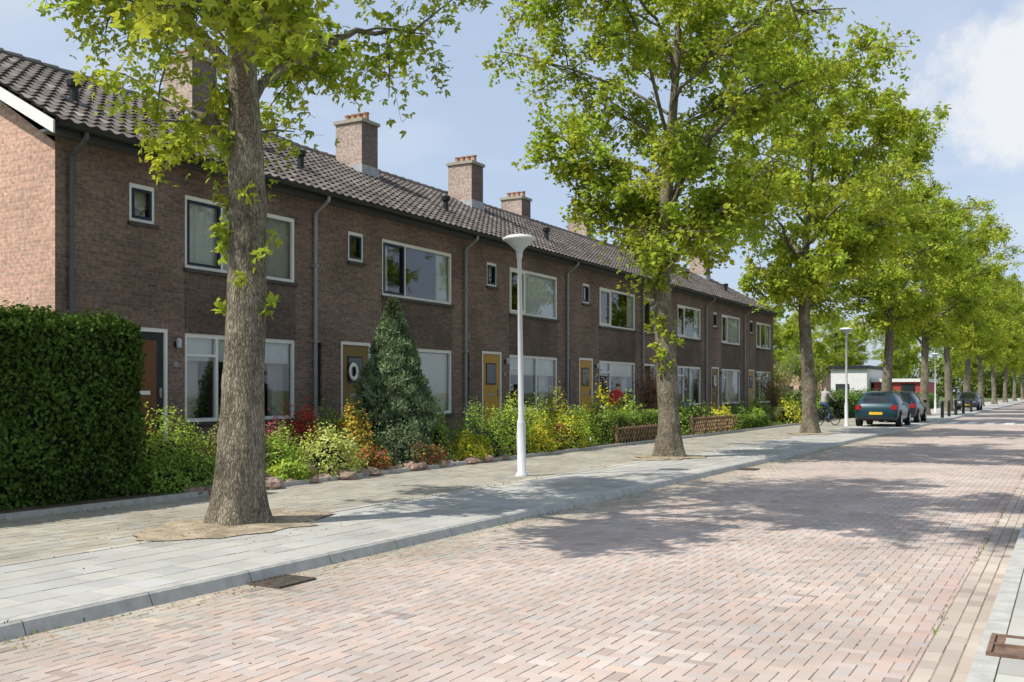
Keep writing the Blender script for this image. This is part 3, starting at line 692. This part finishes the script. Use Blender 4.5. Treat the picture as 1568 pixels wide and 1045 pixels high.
BL=[('shrub',-11.9,10.6,.55,.75,1.0,LG,YG),('shrub',-11.1,10.0,.5,.7,.5,GR,None),('shrub',-11.6,11.6,.5,.5,.95,(.25,.25,.11),None),('shrub',-10.95,10.9,.4,.6,.4,GR,None),
('shrub',-11.3,12.2,.5,.5,.65,LG,None),('shrub',-10.8,12.0,.25,.4,.25,LG,YG),('shrub',-10.95,13.15,.48,.6,.72,(.58,.62,.24),YG),('azalea',-12.1,12.9,.5,.7,.9,(.55,.14,.2),(.2,.25,.08)),('azalea',-12.2,13.9,.35,.4,1.0,(.6,.03,.05),(.18,.18,.05)),
('azalea',-11.9,11.9,.35,.4,.75,(.55,.2,.26),(.16,.22,.06)),('shrub',-11.4,14.3,.4,.35,.95,(.6,.33,.06),LG),('shrub',-10.9,14.2,.3,.4,.35,(.42,.15,.06),GR),('juniper',-11.1,15.3,.5,.75,.65,(.15,.2,.10),None),('shrub',-10.85,15.9,.3,.5,.35,(.4,.14,.1),GR),
('shrub',-12.3,15.0,.6,.6,.95,GR,None),('shrub',-11.6,17.2,.5,.5,1.1,GR,LG),('shrub',-11.1,18.4,.5,.85,.95,LG,GR),('shrub',-10.85,17.6,.3,.55,.45,YE,LG),
('shrub',-11.1,19.7,.45,.65,1.1,LG,YG),('shrub',-10.85,20.5,.33,.55,.55,YE,LG),('shrub',-11.2,21.2,.45,.65,1.0,YG,LG),('shrub',-10.9,22.3,.4,.6,.8,LG,YE),('shrub',-11.6,22.9,.45,.55,1.2,YE,GR),('azalea',-11.0,21.9,.3,.35,.5,(.5,.12,.08),GR),
('shrub',-11.2,23.6,.45,.55,.9,LG,None),('shrub',-11.6,25.9,.55,.75,1.3,YE,LG),('shrub',-11.5,27.4,.5,.7,1.15,LG,YG),
('shrub',-11.4,31.6,.5,.6,.95,GR,LG),('shrub',-11.5,33.4,.5,.7,.85,GR,None),('shrub',-11.2,35.4,.5,.9,.8,YG,YE),('shrub',-11.6,38.5,.5,.8,.9,GR,None),
('shrub',-11.4,40.6,.5,.7,.7,LG,None),('shrub',-12,43.5,.5,.6,1.2,GR,None),('shrub',-11.2,45.6,.6,.8,1.0,YG,YE),('shrub',-11.5,49,.6,.9,.9,GR,LG),('shrub',-11.2,52,.5,.9,1.,LG,None)]
for i,(nm,x,y,rx,ry,h,c,c2) in enumerate(BL):
    near=y<24; bush(nm,x,y,GZ,rx,ry,h,c,3400 if near else 1300,.055 if near else .095,seed=50+i,col2=c2)
rs=R(77); n=9000; x=rs.uniform(-13.6,-10.6,n); y=rs.uniform(9.5,53,n); k=np.sin(x*3+y*1.7)*np.sin(y*2.3)+rs.normal(size=n)*.3>-.3; x=x[k];y=y[k];n=len(x)
V,kk=leaves(np.stack([x,y,GZ+rs.rand(n)*.12],1),rs.normal(size=(n,3))*.5+[0,0,.6],rs.uniform(.06,.14,n),rs)
npquads('ground_cover_plants',V,np.repeat(np.array([[.18,.28,.06]])*rs.uniform(.5,1.4,(n,1)),kk,0),'hleaf')
rs=R(78); n=900; x=rs.uniform(-12.6,-10.6,n); y=rs.uniform(10,24,n)
V,kk=leaves(np.stack([x,y,GZ+.08+rs.rand(n)*.2],1),rs.normal(size=(n,3))*.5+[0,0,1],rs.uniform(.04,.08,n),rs,BROAD)
pal=np.array([[.7,.68,.65],[.6,.12,.25],[.65,.5,.05],[.35,.15,.5]])[rs.randint(0,4,n)]
npquads('garden_flowers',V,np.repeat(pal,kk,0),'hleaf')
hedge('hedge',-11.3,-10.75,24.6,28.6,GZ,.95,(.24,.35,.07),.07,900,seed=8,rough=.06)
hedge('hedge',-11.2,-10.7,36.6,40.5,GZ,.65,(.2,.3,.06),.08,600,seed=9,rough=.03)
hedge('hedge',-11.2,-10.7,46.8,53.2,GZ,.75,(.15,.23,.06),.08,500,seed=10,rough=.03)
hedge('hedge',-12,-10.8,57,100,0,1.3,(.14,.23,.06),.14,130,seed=12,rough=.08)
hedge('hedge',-40,-14,101,103,0,1.6,(.15,.23,.06),.2,60,seed=13,rough=.15)
def conifer(x,y,z,r,h,seed=4):
    rs=R(seed); n=24000; e=empty('conifer_tree',(x,y,z))
    t=rs.rand(n)**.8; prof=np.interp(t,[0,.08,.25,.5,.8,1],[.72,.95,1,.76,.32,.02])
    az=rs.rand(n)*6.283
    m=150; sa=rs.rand(m)*6.283; st=rs.rand(m); lump=np.ones(n)*.86
    for a0,t0 in zip(sa,st):
        da=((az-a0+math.pi)%(2*math.pi)-math.pi)/.3; dt=(t-t0)/.045; lump=np.maximum(lump,.86+.28*np.exp(-da*da-dt*dt))
    rad=r*prof*lump*(1-np.abs(rs.normal(size=n))*.10)+.02
    p=np.stack([x+rad*np.cos(az),y+rad*np.sin(az),z+t*h],1); d=np.stack([np.cos(az),np.sin(az),np.full(n,.3)],1)
    T=np.stack([np.cos(az)*.7,np.sin(az)*.7,np.ones(n)],1)+rs.normal(size=(n,3))*.35
    V,k=leaves(p,d+rs.normal(size=(n,3))*.6,rs.uniform(.05,.13,n),rs,[(0,1.,.17)],T,.0)
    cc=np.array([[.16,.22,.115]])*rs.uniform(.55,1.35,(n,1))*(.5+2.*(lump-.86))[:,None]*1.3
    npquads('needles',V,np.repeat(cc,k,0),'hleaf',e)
    b=MB(); b.lathe([(r*.5,0),(r*.72,.1*h),(r*.74,.25*h),(r*.5,.5*h),(r*.18,.8*h),(0,.93*h)],(x,y,z),14,'core'); b.lathe([(.07,-.1),(.07,.3)],(x,y,z),8,'bark'); b.obj('trunk',e)
conifer(-11.9,16.3,GZ,.82,3.2)
def small_tree(x,y,h,col,seed,name):
    rs=R(seed); e=empty(name,(x,y,0)); b=MB(); Cs=[]
    b.tube([(x,y,0),(x,y,h*.4)],[.06,.045],8,'bark')
    for i in range(26):
        a=rs.rand()*6.28; p0=Vector((x,y,h*rs.uniform(.2,.5))); p1=Vector((x+math.cos(a)*h*.3*rs.rand(),y+math.sin(a)*h*.3*rs.rand(),h*rs.uniform(.6,1)))
        b.tube([p0,(p0+p1)/2+Vector((math.cos(a),math.sin(a),0))*.1,p1],[.02,.014,.006],4,'bark')
        t=rs.rand(60,1); Cs.append(np.array(p0)*(1-t)+np.array(p1)*t+rs.normal(size=(60,3))*.16)
    C=np.concatenate(Cs); V,k=leaves(C,rs.normal(size=(len(C),3)),rs.uniform(.06,.12,len(C)),rs)
    npquads('foliage',V,np.repeat(np.array([col])*rs.uniform(.6,1.3,(len(C),1)),k,0),'leaf',e); b.obj('stems',e)
small_tree(-12.2,46.8,3.0,(.35,.27,.12),5,'ornamental_cherry'); small_tree(-12.5,56,3.6,(.3,.38,.08),6,'small_garden_tree'); small_tree(-13,33.2,2.4,(.34,.2,.13),8,'ornamental_cherry'); small_tree(-15,60,4.5,(.25,.4,.08),9,'small_garden_tree')
rb=MB(); rs=R(31)
def rock(x,y,z,s):
    V=[];F=[];m=8
    for i,(r,h) in enumerate([(.8,0),(1,.35),(.8,.75),(.3,1)]):
        for q in range(m): a=2*math.pi*q/m; k=s*r*rs.uniform(.75,1.15); V.append((x+k*math.cos(a)*.8,y+k*math.sin(a),z+s*h*rs.uniform(.6,.85)-.02))
    for i in range(3):
        for q in range(m): F.append((i*m+q,i*m+(q+1)%m,(i+1)*m+(q+1)%m,(i+1)*m+q))
    F.append(tuple(range(3*m,4*m))); rb.idx(V,F,'rock')
for k in range(60): rock(-10.62+rs.normal()*.07,9.9+k*.145+rs.normal()*.04,GZ-.04,rs.uniform(.1,.22))
rock(-10.95,12.45,GZ,.36); rock(-10.8,10.4,GZ,.22); rock(-10.8,11.3,GZ,.25)
rb.obj('rockery_stones')
def lattice(y0,y1,x,z0,z1,name='wooden_fence'):
    e=empty(name,(x,(y0+y1)/2,z0)); b=MB(); y=y0
    while y<y1:
        for sg in(1,-1):
            a=Vector((x+sg*.012,y,z0)); c=Vector((x+sg*.012,y+sg*(z1-z0)*.8,z1)); b.tube([a,c],[.018,.018],5,'wood')
        y+=.2
    b.tube([(x,y0-.1,z1-.04),(x,y1+.2,z1-.04)],[.025]*2,6,'wood')
    y=y0
    while y<=y1+.1: b.tube([(x-.03,y,z0-.1),(x-.03,y,z1+.08)],[.04]*2,8,'wood',True); y+=1.2
    b.obj('slats',e)
lattice(24.7,28.4,-10.62,.12,.6); lattice(30.9,35.4,-10.65,.12,.72)

# ---------------------------------------------------------------- street furniture
def lamp(x,y,z,lean=-.012):
    e=empty('street_lamp',(x,y,z)); b=MB()
    b.lathe([(.11,0),(.11,.04),(.075,.06),(.075,.9),(.068,.95),(.052,1.0),(.036,3.75),(.05,3.76),(.055,3.85)],(0,0,0),18,'galv')
    b.lathe([(.055,3.84),(.075,3.9),(.15,3.97),(.255,4.06)],(0,0,0),24,'lampglass')
    b.lathe([(.255,4.06),(.285,4.07),(.29,4.10),(.22,4.14),(.1,4.165),(0,4.17)],(0,0,0),24,'galv')
    b.box(-.078,-.07,-.04,.04,.4,.75,'grey')
    o=b.obj('post_and_head',e,smooth=False,world=False); e.rotation_euler=(0,lean,0)
    for p in o.data.polygons: p.use_smooth=True
lamp(-8.26,15.05,PZ); lamp(-8.26,43.5,PZ,0); lamp(-8.26,75,PZ,0)
def bollard(x,y):
    b=MB(); b.lathe([(.09,0),(.085,.75),(.095,.78),(.09,.9),(.05,.95),(0,.96)],(x,y,PZ),12,'dark'); b.obj('bollard',smooth=True)
for p in [(-6.3,60.5),(-6.3,64),(-6.3,68),(-6.3,73),(-6.3,79)]: bollard(*p)
e=empty('wheelie_bin',(-12.2,33.9,GZ)); b=MB(); x,y,z=-12.2,33.9,GZ
b.idx([(x-.22,y-.2,z+.06),(x+.2,y-.2,z+.06),(x+.2,y+.2,z+.06),(x-.22,y+.2,z+.06),(x-.3,y-.28,z+.95),(x+.28,y-.28,z+.95),(x+.28,y+.28,z+.95),(x-.3,y+.28,z+.95)],[(0,1,5,4),(1,2,6,5),(2,3,7,6),(3,0,4,7)],'bin')
b.box(x-.33,x+.31,y-.3,y+.3,z+.952,z+1.02,'bin')
for s in(-.26,.22): b.lathe([(0,0),(.1,0),(.1,.05),(0,.05)],(x-.2,y+s,z+.1),12,'tyre','Y')
b.obj('body',e)
def car(x,y,rot,paint,name='parked_car',s=1,z=0):
    key='paint_%s'%name+str(len(M)); M[key]=mat('car_paint',paint,.35,.2,.4,ns=3,na=.04,coat=.4)
    e=empty(name,(x,y,z),rot,s); b=MB()
    S=[(0.0,.42,.62,.66,.66,.60),(0.04,.30,.80,.84,.78,.70),(0.12,.26,.93,.97,.83,.70),(.50,.24,.95,1.36,.85,.56),(.85,.22,.95,1.43,.86,.59),(1.65,.22,.94,1.46,.86,.60),(2.35,.22,.92,1.42,.86,.58),
       (3.05,.22,.90,.97,.85,.66),(3.6,.24,.82,.88,.83,.6),(4.0,.26,.70,.76,.78,.52),(4.12,.34,.55,.6,.66,.45)]
    V=[]
    for (yy,zb,zl,zt,wb,wt) in S:
        h=[(wb*.92,zb),(wb,zb+.16),(wb*1.01,(zb+zl)/2+.05),(wb*.97,zl),(wt,zt-.025),(wt*.8,zt)]
        V+= [(px,yy,pz) for px,pz in h]+[(-px,yy,pz) for px,pz in h[::-1]]
    n=12; F=[];K=[]
    for i in range(len(S)-1):
        for k in range(n-1):
            F.append((i*n+k,i*n+k+1,(i+1)*n+k+1,(i+1)*n+k)); g=False
            if k in(3,7) and 3<=i<=6: g=True
            if k==5 and i in (2,6): g=True
            K.append('carglass' if g else key)
        F.append((i*n+n-1,i*n,(i+1)*n,(i+1)*n+n-1)); K.append('tyre')
    F.append(tuple(range(n))[::-1]); K.append(key); F.append(tuple((len(S)-1)*n+k for k in range(n))); K.append(key)
    b.v+=V
    for f,k in zip(F,K): b.f.append(f); b.m.append(b.mi(k)); b.c.append((1,1,1))
    b.obj('body',e,world=False,smooth=True)
    d=MB()
    for px in(1,-1):
        for yp in(1.2,2.0): d.idx([(px*.868,yp,.94),(px*.868,yp+.07,.94),(px*.605,yp+.07,1.44),(px*.605,yp,1.44)],[(0,1,2,3)],key)
        d.box(min(px*.86,px*1.02),max(px*.86,px*1.02),2.6,2.72,.92,1.05,key)
        for yw in(.78,3.25):
            d.lathe([(0,0),(.37,0)],(px*.872,yw,.34),24,'tyre','X')
            prof=[(.0,.02*px),(.2,.02*px),(.21,.0),(.3,.015*px),(.31,-.02*px),(.31,-.2*px)]
            d.lathe(prof,(px*.88,yw,.31),24,'tyre','X'); d.lathe([(0,.0),(.19,0),(.2,-.01*px)],(px*.903,yw,.31),16,'rim','X')
        d.box(min(px*.60,px*.80),max(px*.60,px*.80),-.005,.09,.70,.90,'rlamp'); d.box(min(px*.45,px*.7),max(px*.45,px*.7),3.98,4.06,.55,.70,'hlamp')
    d.box(-.26,.26,-.03,-.006,.50,.61,'plate'); d.box(-.26,.26,4.125,4.14,.38,.49,'plate'); d.box(-.74,.74,-.035,.1,.32,.42,'dark'); d.box(-.6,.6,4.08,4.13,.25,.36,'dark')
    d.box(-.3,.3,.47,.53,1.39,1.42,key)
    d.obj('details',e,world=False)
sheet('parking_bay',-8.1,-5.95,39.5,54,PZ+.012,'kerb')
car(-7.0,43.0,0,(.008,.045,.065),z=PZ+.012); car(-7.1,49.2,0,(.012,.018,.028),z=PZ+.012); car(-7.2,90,math.pi,(.08,.085,.09),z=PZ); car(-4.6,165,math.pi,(.03,.08,.2),'car')
def bicycle(x,y,z,rot):
    e=empty('bicycle',(x,y,z),rot); b=MB()
    for yy in(-.53,.53):
        pts=[(0,yy+.33*math.cos(a),.34+.33*math.sin(a)) for a in np.linspace(0,2*math.pi,25)]; b.tube(pts,[.018]*25,6,'tyre')
        for k in range(8): a=k*math.pi/8; b.tube([(0,yy-.32*math.cos(a),.34-.32*math.sin(a)),(0,yy+.32*math.cos(a),.34+.32*math.sin(a))],[.002]*2,3,'rim')
    T=lambda a,c,r=.015,m='dark': b.tube([a,c],[r,r],6,m)
    T((0,-.53,.34),(0,-.12,.3));T((0,-.12,.3),(0,-.25,.85));T((0,-.53,.34),(0,-.22,.75));T((0,-.12,.3),(0,.35,.72));T((0,-.2,.72),(0,.34,.82));T((0,.53,.34),(0,.33,.95));T((-.28,.2,1.05),(.28,.2,1.05));T((0,.33,.95),(0,.22,1.06))
    b.box(-.07,.07,-.38,-.14,.86,.91,'dark'); T((0,-.75,.72),(0,-.25,.72)); b.lathe([(0,-.01),(.08,-.01),(.08,.01),(0,.01)],(.03,-.12,.3),12,'rim','X'); T((.05,-.12,.3),(.05,-.02,.16)); T((-.05,-.12,.3),(-.05,-.22,.44))
    b.box(.04,.14,-.06,.03,.14,.165,'dark'); b.box(-.14,-.04,-.27,-.18,.43,.455,'dark')
    b.obj('frame_and_wheels',e,world=False)

# ---------------------------------------------------------------- people
def person(name,x,y,z,rot,pose,top):
    e=empty(name,(x,y,z),rot)
    if pose=='bend':
        core=[(0,-.08,.95),(0,.0,1.1),(0,.1,1.28),(0,.17,1.42),(0,.21,1.5)]; hd=[(0,.25,1.56),(0,.28,1.66)]
        J=lambda s:dict(sh=(s*.17,.13,1.37),el=(s*.24,.3,1.16),wr=(s*.17,.52,1.14),hp=(s*.1,-.07,.88),kn=(s*.115,.02,.5),an=(s*.12,-.05,.1),to=(s*.13,.12,.04))
        hip=.97
    else:
        core=[(0,-.26,1.0),(0,-.22,1.15),(0,-.15,1.34),(0,-.11,1.49),(0,-.09,1.57)]; hd=[(0,-.06,1.64),(0,-.03,1.75)]
        J=lambda s:dict(sh=(s*.18,-.14,1.44),el=(s*.26,-.0,1.2),wr=(s*.25,.17,1.09),hp=(s*.1,-.24,.95),kn=(s*.11,.12 if s<0 else .06,.80 if s<0 else .62),an=(s*.09,-.24 if s<0 else -.06,.50 if s<0 else .22),to=(s*.09,-.12 if s<0 else .06,.47 if s<0 else .19))
        hip=1.02
    V=list(core); Rr=[(.15,.12),(.13,.105),(.155,.115),(.06,.06),(.055,.055)]; E=[(0,1),(1,2),(2,3),(3,4)]
    def add(p,r,par): V.append(tuple(p));Rr.append((r,r));E.append((par,len(V)-1));return len(V)-1
    hb=add(hd[0],.085,4); ht=add(hd[1],.085,hb)
    hc=(Vector(hd[0])+Vector(hd[1]))/2
    for s in(1,-1):
        j=J(s); sh=add(j['sh'],.06,2); el=add(j['el'],.045,sh); wr=add(j['wr'],.03,el); W=Vector(j['wr']); pm=add(W+Vector((0,.06,-.01)),.034,wr)
        for k in range(4):
            ox=W.x+(k-1.5)*.021; L=[.035,.042,.046,.038][k]; f1=add((ox,W.y+.115,W.z-.015),.0095,pm); f2=add((ox,W.y+.115+L*.6,W.z-.04),.0085,f1); add((ox,W.y+.115+L*.7,W.z-.065),.007,f2)
        t1=add((W.x-s*.045,W.y+.065,W.z-.03),.011,pm); add((W.x-s*.055,W.y+.10,W.z-.05),.009,t1)
        hp=add(j['hp'],.1,0); kn=add(j['kn'],.065,hp); an=add(j['an'],.045,kn); add(j['to'],.04,an)
    me=bpy.data.meshes.new('p'); me.from_pydata(V,E,[]); o=bpy.data.objects.new('p',me); COL.objects.link(o)
    o.modifiers.new('s','SKIN')
    if not me.skin_vertices:
        bpy.context.view_layer.objects.active=o
        bpy.ops.mesh.customdata_skin_add()
    for i,r in enumerate(Rr): me.skin_vertices[0].data[i].radius=r; me.skin_vertices[0].data[i].use_root=(i==0)
    m2=o.modifiers.new('d','SUBSURF'); m2.levels=2
    dg=bpy.context.evaluated_depsgraph_get(); nm=bpy.data.meshes.new_from_object(o.evaluated_get(dg)); bpy.data.objects.remove(o)
    nm.materials.clear()
    for k in(top,'jeans','skin','hair','dark'): nm.materials.append(M[k])
    wy=J(1)['wr'][1]; an=[Vector(J(s)['to']) for s in(1,-1)]+[Vector(J(s)['an']) for s in(1,-1)]
    for p in nm.polygons:
        c=p.center; i=0
        if c.z<hip and not (abs(c.x)>.2 and c.y>0): i=1
        if min((c-a).length for a in an)<.10: i=4
        if c.z>core[4][2]-.03: i=2
        if c.y>wy-.02 and c.z>.95 and c.z<1.3: i=2
        if c.z>hc.z+.05 or (c.z>hc.z-.06 and c.y<hc.y-.01): i=3
        p.material_index=i; p.use_smooth=True
    link('body',nm,e,False)
    f=MB(); fy=hc.y+.085
    for s in(1,-1): f.lathe([(0,-.012),(.012,0),(0,.012)],(s*.03,fy,hc.z+.01),8,'dark'); f.lathe([(0,-.01),(.022,0),(0,.01)],(s*.085,hc.y,hc.z),8,'skin','X')
    f.idx([(0,fy,hc.z),(.014,fy,hc.z-.04),(-.014,fy,hc.z-.04),(0,fy+.03,hc.z-.035)],[(0,1,3),(0,3,2),(1,2,3)],'skin'); f.box(-.025,.025,fy-.01,fy,hc.z-.07,hc.z-.062,'redc')
    f.obj('face',e,world=False)
try:
    person('person_gardening',-12.3,28.3,GZ,math.radians(-10),'bend','redc')
    bicycle(-9.2,44.2,PZ,math.radians(-28)); person('cyclist',-9.2,44.2,PZ,math.radians(-28),'ride','greyc')
except Exception as ex: print('person failed',ex)

# ---------------------------------------------------------------- background buildings
def bg_building(x0,x1,y0,y1,h,mk,name,roofk='dark'):
    e=empty(name,((x0+x1)/2,(y0+y1)/2,0)); b=MB(); b.box(x0,x1,y0,y1,0,h,mk); b.box(x0-.3,x1+.3,y0-.3,y1+.3,h+.002,h+.35,roofk)
    n=int((x1-x0)/2.2)
    for i in range(n): a=x0+.5+i*2.2; b.box(a,a+1.4,y0-.05,y0-.003,1,2.4,'carglass')
    b.obj('walls_and_roof',e)
bg_building(-22.5,-18.8,110,124,4.0,'whitewall','white_community_building')
bg_building(-18.4,-13.5,112,122,2.6,'redwall','red_clad_building','whitewall')
bg_building(-60,-32,150,160,6,'brickG','brick_building')

# ---------------------------------------------------------------- light, sky, camera
sd=Vector((-.45,-.65,1.0)).normalized(); el=math.asin(sd.z); azr=math.atan2(sd.x,sd.y)
sun=bpy.data.lights.new('sun','SUN'); sun.energy=5.0; sun.angle=math.radians(.5); sun.color=(1,.95,.86)
so=bpy.data.objects.new('sun',sun); COL.objects.link(so); so.rotation_euler=sd.to_track_quat('Z','Y').to_euler()
w=bpy.data.worlds.new('World'); sc.world=w; w.use_nodes=True; T=w.node_tree; N=T.nodes; L=T.links; N.clear()
sk=N.new('ShaderNodeTexSky'); sk.sky_type='NISHITA'; sk.sun_disc=False; sk.sun_elevation=el; sk.sun_rotation=azr%(2*math.pi); sk.dust_density=1.5; sk.air_density=1.0; sk.ozone_density=1.5
tc=N.new('ShaderNodeTexCoord'); 
sub=N.new('ShaderNodeVectorMath'); sub.operation='SUBTRACT'; sub.inputs[1].default_value=(-.03,.963,.262); L.new(tc.outputs['Generated'],sub.inputs[0])
mul=N.new('ShaderNodeVectorMath'); mul.operation='MULTIPLY'; mul.inputs[1].default_value=(1,1,1.7); L.new(sub.outputs[0],mul.inputs[0])
ln=N.new('ShaderNodeVectorMath'); ln.operation='LENGTH'; L.new(mul.outputs[0],ln.inputs[0])
ns=N.new('ShaderNodeTexNoise'); ns.inputs['Scale'].default_value=16; ns.inputs['Detail'].default_value=5; ns.inputs['Roughness'].default_value=.6; L.new(tc.outputs['Generated'],ns.inputs['Vector'])
ma=N.new('ShaderNodeMath'); ma.operation='MULTIPLY_ADD'; ma.inputs[1].default_value=.2; L.new(ns.outputs[0],ma.inputs[0]); 
neg=N.new('ShaderNodeMath'); neg.operation='MULTIPLY'; neg.inputs[1].default_value=-1; L.new(ln.outputs['Value'],neg.inputs[0]); L.new(neg.outputs[0],ma.inputs[2])
cr=N.new('ShaderNodeMapRange'); cr.inputs[1].default_value=-.02; cr.inputs[2].default_value=.035; cr.inputs[3].default_value=0; cr.inputs[4].default_value=.9; L.new(ma.outputs[0],cr.inputs[0])
n2=N.new('ShaderNodeTexNoise'); n2.inputs['Scale'].default_value=3.2; n2.inputs['Detail'].default_value=4; 
mp=N.new('ShaderNodeMapping'); mp.inputs['Scale'].default_value=(1,1,3); L.new(tc.outputs['Generated'],mp.inputs[0]); L.new(mp.outputs[0],n2.inputs['Vector'])
c2=N.new('ShaderNodeMapRange'); c2.inputs[1].default_value=.52; c2.inputs[2].default_value=.8; c2.inputs[3].default_value=0; c2.inputs[4].default_value=.45; L.new(n2.outputs[0],c2.inputs[0])
hz=N.new('ShaderNodeMix'); hz.data_type='RGBA'; hz.inputs[0].default_value=.66; L.new(sk.outputs[0],hz.inputs[6]); hz.inputs[7].default_value=(4.2,5.0,6.4,1)
mxx=N.new('ShaderNodeMath'); mxx.operation='MAXIMUM'; L.new(cr.outputs[0],mxx.inputs[0]); L.new(c2.outputs[0],mxx.inputs[1])
mix=N.new('ShaderNodeMix'); mix.data_type='RGBA'; L.new(mxx.outputs[0],mix.inputs[0]); L.new(hz.outputs[2],mix.inputs[6]); mix.inputs[7].default_value=(6.3,6.45,6.6,1)
bg=N.new('ShaderNodeBackground'); bg.inputs[1].default_value=.143; L.new(mix.outputs[2],bg.inputs[0])
wo=N.new('ShaderNodeOutputWorld'); L.new(bg.outputs[0],wo.inputs[0])
cam=bpy.data.cameras.new('camera'); co=bpy.data.objects.new('camera',cam); COL.objects.link(co)
co.location=(0,0,1.55); co.rotation_euler=(math.radians(90),0,math.radians(29.32)); cam.lens=35; cam.sensor_width=36; cam.shift_y=.0497; cam.clip_end=3000; cam.clip_start=.05
sc.camera=co
